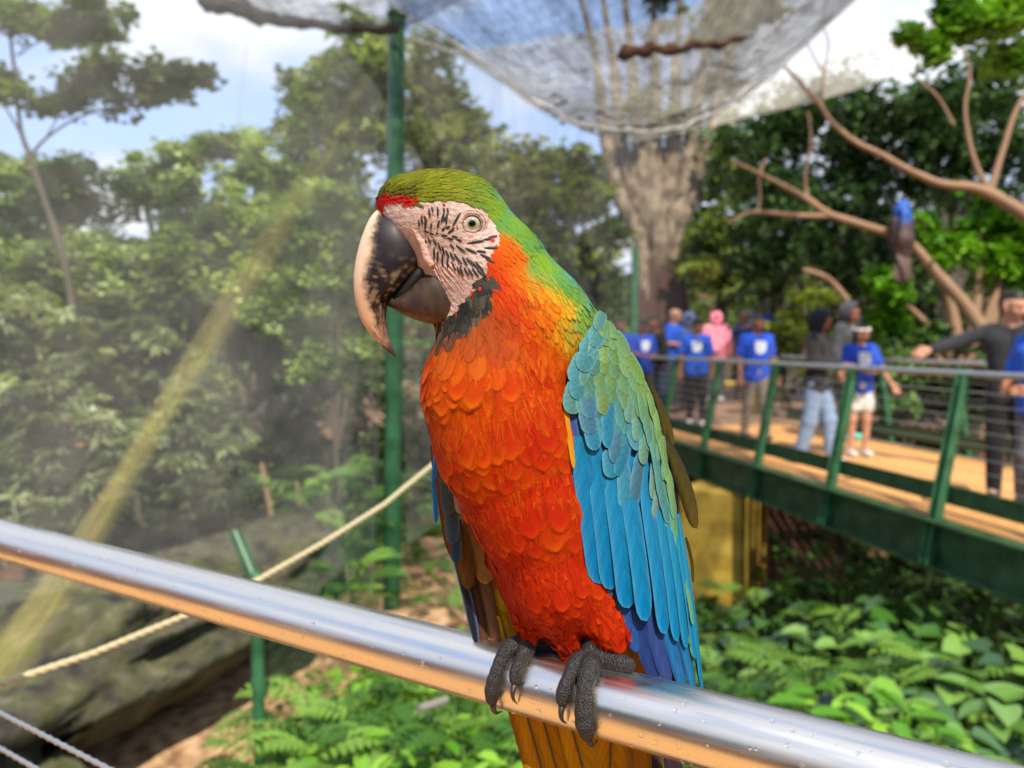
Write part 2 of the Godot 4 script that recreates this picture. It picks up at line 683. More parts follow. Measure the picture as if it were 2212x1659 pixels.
	leafy("glossy_leaf", Color(1, 1, 1), 0.27, 0.4).metallic_specular = 0.8
	var cloth := mat("cloth", Color(1, 1, 1), 0.9, 0.0, true)
	cloth.rim_enabled = true
	cloth.rim = 0.2
	mat("person_skin", Color(1, 1, 1), 0.55, 0.0, true)
	mat("hair", Color(1, 1, 1), 0.55, 0.0, true)
	mat("asphalt", lin(132, 104, 82), 0.9)
	mat("yellow_paint", lin(214, 180, 70), 0.6)


# ------------------------------------------------------------------ ground, boards, railings
var lump := FastNoiseLite.new()


func ground_y(x: float, z: float) -> float:
	var f := -z
	var y := -1.12
	y -= 0.8 * smoothstep(0.4, 2.4, x) * (1.0 - smoothstep(10.5, 12.5, f))
	y += 0.95 * smoothstep(10.8, 13.0, f) * smoothstep(-2.5, -0.5, x)
	y += 1.5 * smoothstep(0.2, 6.0, -x - 3.3 - f * 0.02) + 2.2 * smoothstep(8.0, 30.0, -x)
	y += 5.0 * smoothstep(22.0, 60.0, f) + 4.0 * smoothstep(9.0, 26.0, x)
	y += 0.10 * lump.get_noise_2d(x * 60.0, z * 60.0)
	return y


func build_ground() -> void:
	lump.seed = 4
	lump.frequency = 0.01
	var b := MB.new()
	var n := 150
	var pos := []
	for j in n + 1:
		var tz := float(j) / n * 2.0 - 1.0
		for i in n + 1:
			var tx := float(i) / n * 2.0 - 1.0
			var x := signf(tx) * pow(absf(tx), 2.2) * 260.0
			var z := -6.0 - signf(tz) * pow(absf(tz), 2.2) * 260.0
			pos.append(Vector3(x, ground_y(x, z), z))
	for j in n + 1:
		for i in n + 1:
			var k := j * (n + 1) + i
			var dx: Vector3 = pos[j * (n + 1) + mini(i + 1, n)] - pos[j * (n + 1) + maxi(i - 1, 0)]
			var dz: Vector3 = pos[maxi(j - 1, 0) * (n + 1) + i] - pos[mini(j + 1, n) * (n + 1) + i]
			b.vert(pos[k], dz.cross(dx).normalized(), Vector2.ZERO)
	for j in n:
		for i in n:
			var k := j * (n + 1) + i
			b.quad4(k, k + 1, k + n + 2, k + n + 1)
	tag(part("ground", b.mesh(), M.soil), "", "", "", "structure")
	# trodden dirt path
	var p := MB.new()
	var mids := [[120, 1900, 1.0], [380, 1650, 0.95], [560, 1520, 0.85], [760, 1380, 0.85], [930, 1240, 0.9], [1030, 1130, 1.0], [1120, 1040, 1.1]]
	var sp := Curve3D.new()
	for m in mids:
		sp.add_point(on_level(m[0], m[1], -1.1))
	var steps := 60
	for k in steps + 1:
		var c := sp.sample_baked(sp.get_baked_length() * k / steps)
		var d := sp.sample_baked(minf(sp.get_baked_length() * k / steps + 0.05, sp.get_baked_length())) - sp.sample_baked(maxf(sp.get_baked_length() * k / steps - 0.05, 0.0))
		var s := d.cross(Vector3.UP).normalized()
		for q in 9:
			var at := c + s * ((q - 4) / 4.0 * 0.8 * (1.0 + 0.2 * sin(k * 0.9 + (1.5 if q < 4 else 0.0))))
			at.y = ground_y(at.x, at.z) + 0.03 - 0.028 * pow(absf(q - 4) / 4.0, 3.0)
			p.vert(at, Vector3.UP)
	for k in steps:
		for q in 8:
			var e := k * 9 + q
			p.quad4(e, e + 1, e + 10, e + 9)
	tag(part("dirt_path", p.mesh(), M.dirt), "", "", "", "structure")


var rail_a := Vector3.ZERO
var rail_d := Vector3.ZERO
var rail_n := Vector3.ZERO
const RAIL_R := 0.0236


func rail_at(px: float) -> Vector3:   # the point on the rail's axis that is seen at this picture column
	var a := cam_inv * rail_a
	var d := cam_inv.basis * rail_d
	var k := (px - 1106.0) / F
	return rail_a + rail_d * ((-a.z * k - a.x) / (d.x + d.z * k))


func build_near_railing() -> void:
	rail_a = cp(1203, 1488, 0.55)
	var far_end := cp(0, 1171, 0.985)
	var y := (rail_a.y + far_end.y) * 0.5
	rail_a.y = y
	far_end.y = y
	rail_a = cp(1203, 1488, 0.55)
	rail_d = (rail_a - far_end)
	rail_d = rail_d.normalized()
	rail_n = rail_d.cross(Vector3.UP).normalized()
	if rail_n.dot(cam_xf.origin - rail_a) < 0.0:
		rail_n = -rail_n
	var base := rail_a - rail_d * 0.9
	base.y = 0.0
	var t := thing("steel_railing", "brushed steel handrail wet with drops that the macaw grips", "railing", base)
	var b := MB.new()
	b.tube([rail_a - rail_d * 2.6, rail_a, rail_a + rail_d * 2.0], [RAIL_R], 64)
	part("rail_pipe", b.mesh(), M.steel, t)
	# wire ropes strung below the rail: six twisted strands each
	for h in [0.245, 0.295, 0.42, 0.54, 0.68, 0.82]:
		var c := MB.new()
		for s in 6:
			var pts := []
			var len0 := 4.2
			for k in 241:
				var q := -2.5 + len0 * k / 240.0
				var a := q * TAU / 0.05 + TAU * s / 6.0
				pts.append(rail_a + rail_d * q - Vector3.UP * (h - sin(a) * 0.0020) - rail_n * (0.012 - cos(a) * 0.0020))
			c.tube(pts, [0.0016], 5, Color.WHITE, false)
		part("wire_rope", c.mesh(), M.dull_steel, t)
	for q in [-1.085, 1.5]:
		var c := MB.new()
		var at: Vector3 = rail_a + rail_d * q - rail_n * 0.012
		c.bar(at - Vector3.UP * 0.02, Vector3(at.x, 0.0, at.z), 0.05, 0.012, Color.WHITE, 0.002)
		part("post", c.mesh(), M.dull_steel, t)
	# drops of water on the pipe
	var r := RandomNumberGenerator.new()
	r.seed = 8
	var w := MB.new()
	for k in 170:
		var px := r.randf_range(0, 2250)
		var th := r.randf_range(0.1, 1.0)
		th = lerpf(0.2, 2.35, th)
		var dirn := Vector3.UP * cos(th) + rail_n * sin(th)
		var at := rail_at(px) + dirn * RAIL_R
		var s := r.randf_range(0.0006, 0.0014) * (1.0 if r.randf() < 0.85 else 1.7)
		w.ball(at, Vector3(s, s * 0.75, s * 1.1), Basis(rail_d, dirn, rail_d.cross(dirn)), Color.WHITE, 10, 6)
	tag(part("water_drops", w.mesh(), M.water, t), "", "", "", "stuff")
	# the boards that the photographer stands on
	var bw := thing("boardwalk", "", "", Vector3(base.x, 0, base.z))
	bw.set_meta("kind", "structure")
	var r2 := RandomNumberGenerator.new()
	r2.seed = 3
	for k in 17:
		var c := MB.new()
		var o := rail_a + rail_n * (-0.04 + k * 0.142)
		o.y = -0.02
		var tone := r2.randf_range(0.85, 1.08)
		c.box(Transform3D(Basis(rail_d, Vector3.UP, rail_d.cross(Vector3.UP)), o), Vector3(6.4, 0.04, 0.136), Color(tone, tone, tone), 0.003)
		part("plank", c.mesh(), M.deck_wood, bw)


# ------------------------------------------------------------------ the footbridge on the right
var bridge_o := Vector3.ZERO
var bridge_e := Vector3.ZERO   # away along it
var bridge_s := Vector3.ZERO   # across it, to the right


func bpt(t: float, s: float, y: float) -> Vector3:
	return bridge_o + bridge_e * t + bridge_s * s + Vector3.UP * y


func plank_mesh(len0: float, wid: float, thick: float, tone: Color) -> MB:
	var c := MB.new()
	c.box(Transform3D(), Vector3(len0, thick, wid), tone, 0.004)
	return c


func build_footbridge() -> void:
	bridge_o = on_level(2212, 1170, 0.0)
	bridge_e = on_level(1470, 950, 0.0) - bridge_o
	bridge_e.y = 0.0
	bridge_e = bridge_e.normalized()
	bridge_s = Vector3(-bridge_e.z, 0, bridge_e.x)
	var t0 := -4.0
	var t1 := 7.0
	var wide := 2.6
	var t := thing("footbridge", "green steel footbridge with orange boards crossing the ravine", "bridge", bpt(0, wide * 0.5, 0))
	var turn := Basis(bridge_e, Vector3.UP, bridge_e.cross(Vector3.UP))
	var n := 18
	var w := wide / n
	var r := RandomNumberGenerator.new()
	r.seed = 31
	var kinds := []
	for k in 5:
		var tone := 0.88 + 0.06 * k
		var m := plank_mesh((t1 - t0) / 3.0 - 0.006, w - 0.013, 0.04, Color(tone, tone * (0.98 + 0.01 * k), tone))
		kinds.append(m.mesh())
	for k in n:
		for q in 3:
			var o := part("plank", kinds[r.randi() % 5], M.deck_wood, t)
			o.transform = Transform3D(turn, bpt(t0 + (t1 - t0) * (q + 0.5) / 3.0, w * (k + 0.5), -0.02) - t.position)
	for side in 2:
		var s0 := -0.03 if side == 0 else wide + 0.03
		var inw := 1.0 if side == 0 else -1.0
		var b := MB.new()
		b.bar(bpt(t0, s0, -0.19), bpt(t1, s0, -0.19), 0.03, 0.34)
		b.bar(bpt(t0, s0 - inw * 0.05, -0.02), bpt(t1, s0 - inw * 0.05, -0.02), 0.13, 0.022)
		b.bar(bpt(t0, s0 - inw * 0.05, -0.37), bpt(t1, s0 - inw * 0.05, -0.37), 0.13, 0.022)
		part("side_beam", b.mesh(), M.dark_green_paint, t)
		var kb := MB.new()
		kb.bar(bpt(t0, s0 + inw * 0.08, 0.175), bpt(t1, s0 + inw * 0.08, 0.175), 0.02, 0.15, Color.WHITE, 0.004)
		part("kick_board", kb.mesh(), M.dark_green_paint, t)
		var hr := MB.new()
		hr.tube([bpt(t0, s0 + inw * 0.20, 1.10), bpt(t1, s0 + inw * 0.20, 1.10)], [0.026], 14)
		part("handrail", hr.mesh(), M.dull_steel, t)
		for k in 8:
			var f := 0.30 + k * 0.095
			var c := MB.new()
			var lean := lerpf(-0.02, 0.20, f / 1.1)
			c.tube([bpt(t0, s0 + inw * lean, f), bpt(t1, s0 + inw * lean, f)], [0.0035], 5)
			part("wire_rope", c.mesh(), M.dull_steel, t)
		var td := (on_level(2094, 1182, -0.25) - bridge_o).dot(bridge_e)
		var ta := (on_level(1510, 1010, -0.25) - bridge_o).dot(bridge_e)
		for k in range(-3, 6):
			var at := td + (ta - td) / 3.0 * k
			if at > t1:
				continue
			var p := MB.new()
			var lo := bpt(at, s0 - inw * 0.09, -0.36)
			var hi := bpt(at, s0 + inw * 0.19, 1.085)
			var up := (hi - lo).normalized()
			var x := bridge_e
			var z := x.cross(up).normalized()
			for e in [-0.035, 0.035]:
				p.box(Transform3D(Basis(x, up, z), (lo + hi) * 0.5 + x * e), Vector3(0.014, lo.distance_to(hi), 0.072), Color.WHITE, 0.003)
			p.box(Transform3D(Basis(x, up, z), (lo + hi) * 0.5), Vector3(0.056, lo.distance_to(hi), 0.014))
			part("post", p.mesh(), M.green_paint, t)
	for k in 12:
		var j := MB.new()
		var at := t0 + 0.4 + k * (t1 - t0 - 0.8) / 11.0
		j.bar(bpt(at, 0.0, -0.12), bpt(at, wide, -0.12), 0.06, 0.14)
		part("joist", j.mesh(), M.dark_green_paint, t)
	# the concrete pier below, painted ochre
	var yaw := deg_to_rad(-38.0)
	var bs := Basis(Vector3.UP, yaw)
	var corner := cp(1602, 1200, 8.8)
	var side0 := 0.78
	var mid := corner - bs * Vector3(side0 * 0.5, 0, side0 * 0.5)
	var gy := ground_y(mid.x, mid.z) - 0.3
	var pier := thing("bridge_pier", "square ochre pier with fluted side under the footbridge", "pier", Vector3(mid.x, gy, mid.z))
	var pm := MB.new()
	pm.box(Transform3D(bs, Vector3(mid.x, (gy - 0.40) * 0.5, mid.z)), Vector3(side0, -0.40 - gy, side0), Color.WHITE, 0.02)
	part("shaft", pm.mesh(), M.ochre_paint, pier)
	for k in 4:
		var f := MB.new()
		var at := mid + bs * Vector3(side0 * 0.5 + 0.02, 0, -0.30 + k * 0.2)
		f.box(Transform3D(bs, Vector3(at.x, (gy - 0.42) * 0.5, at.z)), Vector3(0.045, -0.42 - gy, 0.10), Color.WHITE, 0.015)
		part("flute", f.mesh(), M.ochre_paint, pier)


func build_landing() -> void:
	var b := MB.new()
	var c := bpt(7.0, 1.3, 0)
	b.box(Transform3D(Basis(), Vector3(2.4, -0.105, c.z - 8.2)), Vector3(12.0, 0.2, 16.4))
	tag(part("paved_landing", b.mesh(), M.asphalt), "", "", "", "structure")
	var k := MB.new()
	var a := on_level(1380, 812, 0.0)
	var e := on_level(1610, 838, 0.0)
	k.bar(a + Vector3(0, 0.05, 0), e + Vector3(0, 0.05, 0), 0.35, 0.14, Color.WHITE, 0.02)
	tag(part("kerb", k.mesh(), M.yellow_paint), "low yellow kerb at the far edge of the brown landing", "kerb")
	var k2 := MB.new()
	k2.tube([on_level(1628, 890, 0.0), on_level(1628, 890, 0.0) + Vector3(0, 0.34, 0), on_level(1628, 890, 0.0) + Vector3(0, 0.38, 0)], [0.10, 0.10, 0.05], 14)
	tag(part("bollard", k2.mesh(), M.yellow_paint), "stubby yellow bollard behind the boy in grey trousers", "bollard")
	# railing of the walkway further up
	var r := thing("far_railing", "thin steel railing behind the children on the landing", "railing", cp(1650, 800, 17.0))
	for q in 3:
		var m := MB.new()
		m.tube([cp(1500, 722 + q * 22, 19.5), cp(1640, 702 + q * 23, 16.0), cp(1760, 684 + q * 26, 14.0)], [0.022 if q == 0 else 0.012], 8)
		part("rail", m.mesh(), M.dull_steel, r)
	for q in 5:
		var m := MB.new()
		var z := lerpf(19.5, 14.0, q / 4.0)
		var top := cp(lerpf(1500, 1760, q / 4.0), lerpf(722, 684, q / 4.0), z)
		m.tube([top, Vector3(top.x, -0.02, top.z)], [0.03], 8)
		part("post", m.mesh(), M.green_paint, r)


# ------------------------------------------------------------------ pole, nets, ropes
func net_sheet(rows: Array) -> MB:     # rows of equal length
	var b := MB.new()
	var m: int = rows[0].size()
	for j in rows.size():
		for i in m:
			var a: Vector3 = rows[j][mini(i + 1, m - 1)] - rows[j][maxi(i - 1, 0)]
			var d: Vector3 = rows[mini(j + 1, rows.size() - 1)][i] - rows[maxi(j - 1, 0)][i]
			b.vert(rows[j][i], a.cross(d).normalized(), Vector2(float(i) / (m - 1), float(j) / (rows.size() - 1)))
	for j in rows.size() - 1:
		for i in m - 1:
			var k := j * m + i
			b.i.append_array([k, k + 1, k + m + 1, k, k + m + 1, k + m])
	return b


func build_pole_and_nets() -> void:
	var foot := cp(845, 1326, 7.0)
	var head := cp(867, 62, 7.0)
	head.z = foot.z - 0.02
	var t := thing("green_pole", "tall dark green steel pole holding up the aviary net", "pole", foot)
	var b := MB.new()
	b.tube([foot - Vector3.UP * 0.3, foot.lerp(head, 0.82)], [0.080], 20)
	b.tube([foot.lerp(head, 0.82), head], [0.074], 20)
	part("shaft", b.mesh(), M.green_paint, t)
	var c := MB.new()
	c.tube([foot.lerp(head, 0.805), foot.lerp(head, 0.825)], [0.084], 20)
	part("collar", c.mesh(), M.green_paint, t)
	var c2 := MB.new()
	c2.tube([head, head + Vector3.UP * 0.03], [0.088], 20)
	part("cap", c2.mesh(), M.green_paint, t)
	# slim pole beside the big trunk
	var f2 := cp(1370, 760, 15.0)
	f2.y = -0.1
	var h2 := cp(1372, 535, 15.0)
	var sp := MB.new()
	sp.tube([f2, h2], [0.075], 12)
	tag(part("green_pole", sp.mesh(), M.green_paint), "short slim green post beside the great pale trunk", "pole")
	# the roof net hangs in a belly between the pole and the trees
	var nz := FastNoiseLite.new()
	nz.seed = 15
	nz.frequency = 0.35
	var nt := thing("roof_net", "white roof netting sagging in a belly between pole and trees", "net", head)
	var rows := []
	for j in 41:
		var v := j / 40.0
		var row := []
		for i in 57:
			var u := i / 56.0
			var z := lerpf(-3.4, -11.0, v)
			var x := lerpf(-0.98, 3.9, u) * lerpf(0.85, 1.35, v)
			var top := lerpf(3.3, 5.4, v) + 1.9 * u * u
			var sag := 1.74 * pow(4.0 * u * (1.0 - u), 0.9) * pow(4.0 * v * (1.0 - v), 0.8) * (1.0 - 0.30 * u) * smoothstep(-0.25, 0.45, u)
			row.append(Vector3(x, top - sag + 0.16 * nz.get_noise_2d(u * 12.0, v * 10.0) * sin(PI * u), z))
		rows.append(row)
	var sheet := net_sheet(rows)
	for k in sheet.uv.size():
		sheet.uv[k] *= Vector2(3.0, 3.0)
	part("net_belly", sheet.mesh(), M.netting_net, nt)
	# leaves that have slid to the lowest part of the belly
	var lt := MB.new()
	var lr := RandomNumberGenerator.new()
	lr.seed = 17
	for k in 70:
		var j := 15 + lr.randi() % 8
		var i := 14 + lr.randi() % 18
		leaf(lt, rows[j][i] + Vector3(lr.randf_range(-0.05, 0.05), 0.01, lr.randf_range(-0.05, 0.05)), Vector3(lr.randf_range(-1, 1), 0.15, lr.randf_range(-1, 1)).normalized(), lr.randf_range(0.05, 0.13), 0.25, 0.1, lin(74, 58, 44))
	tag(part("caught_leaves", lt.mesh(), M.paint, nt), "", "", "", "stuff")
	# rolled hems along the sagging edges
	for e in [[17, 0.013], [30, 0.010]]:
		var hem := MB.new()
		var pts := []
		for i in 57:
			pts.append(rows[e[0]][i] - Vector3.UP * 0.02)
		hem.tube(pts, [e[1]], 6, Color.WHITE, true, 0.3, 3)
		part("hem", hem.mesh(), M.hem_cord, nt)
	# a second net hanging straight down, right of the pole
	var rows5 := []
	for j in 17:
		var v := j / 16.0
		var row := []
		for i in 25:
			var u := i / 24.0
			var a0 := head.lerp(cp(1560, 250, 10.0), u)
			var a1 := cp(lerpf(880, 1540, u), lerpf(1180, 640, u), lerpf(7.2, 12.5, u))
			row.append(a0.lerp(a1, v) + Vector3(0, -0.25 * sin(PI * u) * (1.0 - v), 0.14 * sin(u * 23.0 + v * 2.0) * sin(PI * v)))
		rows5.append(row)
	var bn := thing("back_net", "pale netting hanging behind the macaw, right of the green pole", "net", head)
	var b5 := net_sheet(rows5)
	for k in b5.uv.size():
		b5.c[k] = Color(1, 1, 1, 1.0 - smoothstep(0.55, 1.0, b5.uv[k].x))
		b5.uv[k] *= Vector2(4.0, 0.8)
	part("net_sheet", b5.mesh(), M.netting_veil, bn)
	# a far strip of roof net beyond the bare branches
	var rows6 := []
	for j in 7:
		var row := []
		for i in 25:
			var u := i / 24.0
			row.append(cp(lerpf(1540, 2080, u), lerpf(200, 20, u) + 14.0 * sin(PI * u) + j * lerpf(12.0, 15.0, u), 13.0 - j * 0.15 + 0.1 * sin(u * 25.0)))
		rows6.append(row)
	var fn := thing("far_net", "white strip of roof netting behind the upper bare branch", "net", rows6[0][0])
	var b6 := net_sheet(rows6)
	for k in b6.uv.size():
		b6.uv[k] *= Vector2(4.0, 0.6)
	part("net_sheet", b6.mesh(), M.netting_net, fn)
	# the flat roof net further left, edged by a dark gathered rope
	var rows2 := []
	for j in 13:
		var v := j / 12.0
		var row := []
		for i in 31:
			var u := i / 30.0
			var edge := cp(lerpf(430, 862, u), lerpf(-8, 62, pow(u, 0.8)) + 16.0 * sin(PI * u), 6.4)
			row.append(edge + Vector3(lerpf(0.3, 0.6, u) * v * 3.0, 0.75 * v + 0.5 * v * v - 0.2 * sin(PI * v), 0.9 * v + 0.12 * nz.get_noise_2d(u * 14.0, v * 9.0)))
		rows2.append(row)
	var nt2 := thing("edge_net", "grey gathered net edge with caught leaves left of the pole top", "net", rows2[0][0])
	part("net_sheet", net_sheet(rows2).mesh(), M.netting_net, nt2)
	var er := MB.new()
	er.tube(rows2[0], [0.06, 0.075, 0.065, 0.08, 0.07, 0.06, 0.07, 0.08, 0.06, 0.065, 0.05, 0.06, 0.05, 0.055, 0.045, 0.05, 0.04], 8, Color.WHITE, true, 0.35, 5)
	part("gathered_rope", er.mesh(), mat("grimy_net", lin(78, 74, 72), 0.95), nt2)
	# a rotting palm frond lying on the net
	var fr := MB.new()
	var pts3 := []
	var rad3 := []
	for k in 25:
		var u := k / 24.0
		pts3.append(cp(lerpf(1338, 1625, u), 110 - 30 * u * u + 4.0 * sin(u * 19.0) + 3.0 * sin(u * 43.0), 7.6))
		rad3.append(0.085 * (1.0 - 0.7 * u) * (0.8 + 0.25 * sin(u * 37.0)))
	fr.tube(pts3, rad3, 8, Color.WHITE, true, 0.3, 2)
	var frond := part("dead_frond", fr.mesh(), mat("rotten", lin(92, 62, 44), 0.95))
	tag(frond, "dark brown dead frond lying on the sagging roof net", "dead branch")
	# side net from the pole down to the left, with its folded seam
	var side := thing("side_net", "fine grey side netting hanging left of the green pole", "net", head)
	var rows4 := []
	for j in 25:
		var v := j / 24.0
		var row := []
		for i in 31:
			var u := i / 30.0
			var top := Vector3(lerpf(head.x, -4.6, u), lerpf(head.y, 4.6, u) - 0.5 * sin(PI * u), lerpf(head.z, -3.2, u))
			var low := Vector3(lerpf(foot.x - 0.1, -4.2, u), -0.9, lerpf(foot.z + 0.4, -2.6, u))
			row.append(top.lerp(low, v) + Vector3(0, 0, 0.10 * sin(u * 31.0) * sin(PI * v * 0.8)))
		rows4.append(row)
	part("net_sheet", net_sheet(rows4).mesh(), M.netting_wall, side)
	var seam := [[862, 70, 6.8, 26], [770, 210, 6.3, 34], [660, 400, 5.4, 58], [575, 540, 4.7, 70], [480, 690, 4.1, 74], [380, 850, 3.6, 66], [290, 1000, 3.2, 62], [195, 1160, 2.8, 78], [100, 1310, 2.5, 96], [-20, 1480, 2.2, 110]]
	var cl := Curve3D.new()
	for q in seam:
		cl.add_point(cp(q[0], q[1], q[2]))
	var left := []
	var right := []
	var mid := []
	for k in 61:
		var f := k / 60.0 * (seam.size() - 1)
		var a := int(minf(f, seam.size() - 2))
		var g := f - a
		var px := lerpf(seam[a][0], seam[a + 1][0], g)
		var py := lerpf(seam[a][1], seam[a + 1][1], g)
		var z := lerpf(seam[a][2], seam[a + 1][2], g)
		var w := lerpf(seam[a][3], seam[a + 1][3], g) * 0.5
		left.append(cp(px - w * 0.86, py - w * 0.5, z))
		right.append(cp(px + w * 0.86, py + w * 0.5, z + 0.05))
		mid.append(cp(px, py, z - 0.05 + 0.02 * sin(k * 0.7)))
	var ss := net_sheet([left, mid, right])
	for k in ss.uv.size():
		ss.c[k] = Color(1, 1, 1, lerpf(0.03, 0.5, smoothstep(0.05, 0.95, ss.uv[k].x)))
		ss.uv[k].x *= 3.0
	part("seam_strip", ss.mesh(), M.netting_strip, side)
	# thin stay wires against the sky
	for q in [[545, -20, 512, 285, 9.0], [262, -20, 140, 160, 9.5]]:
		var w := MB.new()
		w.tube([cp(q[0], q[1], q[4]), cp(q[2], q[3], q[4])], [0.006], 6)
		tag(part("stay_wire", w.mesh(), M.dull_steel), "thin wire hanging down the open sky %s" % ("between tree and pole" if q[0] > 300 else "behind the slender tree"), "wire")
	# slack natural rope across the left
	var rp := Curve3D.new()
	for q in [[-160, 1528, 1.35], [0, 1478, 1.45], [200, 1412, 1.55], [400, 1330, 1.68], [560, 1252, 1.8], [700, 1172, 1.95], [830, 1090, 2.1], [930, 1008, 2.25], [1040, 900, 2.45], [1130, 800, 2.6]]:
		rp.add_point(cp(q[0], q[1], q[2]))
	var rope := MB.new()
	var L := rp.get_baked_length()
	for s in 3:
		var pts := []
		for k in 361:
			var q := L * k / 360.0
			var c0 := rp.sample_baked(q)
			var d := (rp.sample_baked(minf(q + 0.01, L)) - rp.sample_baked(maxf(q - 0.01, 0.0))).normalized()
			var u := d.cross(Vector3.UP).normalized()
			var a := q * TAU / 0.055 + TAU * s / 3.0
			pts.append(c0 + (u * cos(a) + d.cross(u) * sin(a)) * 0.0033)
		rope.tube(pts, [0.0042], 6, Color.WHITE, false)
	tag(part("rope", rope.mesh(), M.rope_fibre), "slack beige twisted rope slanting up behind the steel handrail", "rope")


func build_left_side() -> void:
	# fence post with a bent-back top and its wire panel
	var z := 3.7
	var el := cp(553, 1250, z)
	var bt := Vector3(el.x + 0.02, ground_y(el.x, el.z) - 0.2, el.z + 0.05)
	var t := thing("fence_post", "green angled-top fence post with wire mesh beside the dirt path", "fence post", Vector3(bt.x, bt.y + 0.2, bt.z))
	var b := MB.new()
	b.tube([bt, el], [0.030], 14)
	b.tube([el - Vector3.UP * 0.02, cp(508, 1150, z + 0.1)], [0.027], 14)
	part("tube", b.mesh(), M.green_paint, t)
	var k := MB.new()
	k.ball(el, Vector3.ONE * 0.036)
	part("elbow", k.mesh(), M.green_paint, t)
	var w := MB.new()
	var far0 := Vector3(foot_of_pole().x - 0.1, 0, foot_of_pole().z)
	for q in 12:
		var y := bt.y + 0.25 + q * 0.10
		w.tube([Vector3(el.x, y, el.z), Vector3(far0.x, y - 0.1, far0.z)], [0.002], 4, Color.WHITE, false)
	for q in 46:
		var f := q / 45.0
		var p0 := Vector3(lerpf(el.x, far0.x, f), bt.y + 0.25, lerpf(el.z, far0.z, f))
		w.tube([p0, p0 + Vector3.UP * 1.1], [0.002], 4, Color.WHITE, false)
	tag(part("wire_mesh", w.mesh(), M.green_paint, t), "", "", "", "stuff")
	# the great overhanging rock
	rock("overhanging_rock", "huge mossy rock overhanging the dirt path on the left", Vector3(-3.05, -0.85, -5.4), Vector3(1.35, 0.52, 2.3), -0.30, 11)
	rock("boulder", "smaller dark boulder near the foot of the green pole", Vector3(-2.05, -0.95, -9.6), Vector3(0.8, 0.62, 1.2), 0.3, 19)
	rock("boulder", "flat mossy boulder low at the left picture edge", Vector3(-2.9, -1.15, -3.2), Vector3(0.9, 0.42, 0.9), 0.1, 23)
	# small grey pipe end among the low leaves
	var g := MB.new()
	g.tube([cp(905, 1532, 3.2), cp(965, 1512, 3.3)], [0.018], 12)
	tag(part("pipe_end", g.mesh(), mat("grey_plastic", lin(120, 118, 108), 0.7)), "short grey pipe lying in the bright low leaves", "pipe")


func foot_of_pole() -> Vector3:
	return cp(845, 1326, 7.0)


func rock(called: String, label: String, at: Vector3, r: Vector3, yaw: float, seed0: int) -> void:
	var nz := FastNoiseLite.new()
	nz.seed = seed0
	nz.frequency = 0.7
	nz.fractal_octaves = 4
	var ridg := FastNoiseLite.new()
	ridg.seed = seed0 + 1
	ridg.noise_type = FastNoiseLite.TYPE_CELLULAR
	ridg.frequency = 0.6
	var b := MB.new()
	var rings := []
	var cols := []
	var bs := Basis(Vector3.UP, yaw) * Basis(Vector3(0, 0, 1), 0.32)
	for j in 41:
		var th := PI * (0.004 + 0.992 * j / 40.0)
		var ring := []
		for i in 65:
			var a := TAU * (i % 64) / 64.0
			var d := Vector3(sin(th) * cos(a), cos(th), sin(th) * sin(a))
			var k := 1.0 + 0.30 * nz.get_noise_3dv(d * 1.6) + 0.16 * nz.get_noise_3dv(d * 5.0) - 0.20 * ridg.get_noise_3dv(d * 2.2)
			ring.append(at + bs * (d * r * k))
		rings.append(ring)
		cols.append(Color.WHITE)
	b.loft(rings, cols)
	tag(part(called, b.mesh(), M.mossy_rock), label, "rock")


# ------------------------------------------------------------------ trees and plants
func leaf_clump(count: int, length: float, wide: float, spread: float, seed0: int, droop := 0.25) -> ArrayMesh:
	var r := RandomNumberGenerator.new()
	r.seed = seed0
	var b := MB.new()
	for k in count:
		var a := TAU * k / count * 2.4 + r.randf() * 0.7
		var up := r.randf_range(-0.25, 0.8)
		var d := Vector3(cos(a), up, sin(a)).normalized()
		var o := Vector3(r.randf_range(-1, 1), r.randf_range(-1, 1), r.randf_range(-1, 1)) * spread
		leaf(b, o, d, length * r.randf_range(0.7, 1.15), wide, droop, Color.WHITE.lerp(Color(0.72, 0.80, 0.62), r.randf()))
	return b.mesh()


func leaf(b: MB, o: Vector3, d: Vector3, length: float, wide: float, droop: float, col: Color) -> void:
	var side := d.cross(Vector3.UP).normalized()
	if side == Vector3.ZERO:
		side = Vector3.RIGHT
	var up := side.cross(d).normalized()
	var w := length * wide
	var p := [o, o + d * length * 0.45 + up * length * 0.03, o + d * length - Vector3.UP * droop * length]
	var l := p[1] as Vector3 - side * w + up * w * 0.28
	var r := p[1] as Vector3 + side * w + up * w * 0.28
	var n1 := (up + side * 0.35).normalized()
	var n2 := (up - side * 0.35).normalized()
	b.face([p[0], l, p[2]], n1, col)
	b.face([p[0], p[2], r], n2, col)
	# fold: a second pair nearer the tip keeps the outline rounded
	var q := o + d * length * 0.75 - Vector3.UP * droop * length * 0.45
	b.face([l, q - side * w * 0.75, p[2]], n1, col)
	b.face([r, p[2], q + side * w * 0.75], n2, col)


func make_clumps() -> void:
	T.broad = leaf_clump(7, 1.0, 0.30, 0.45, 1)
	T.long = leaf_clump(11, 1.0, 0.11, 0.12, 2, 0.35)
	T.fine = leaf_clump(14, 0.6, 0.22, 0.8, 3)
	T.round = leaf_clump(6, 0.9, 0.42, 0.55, 4, 0.15)


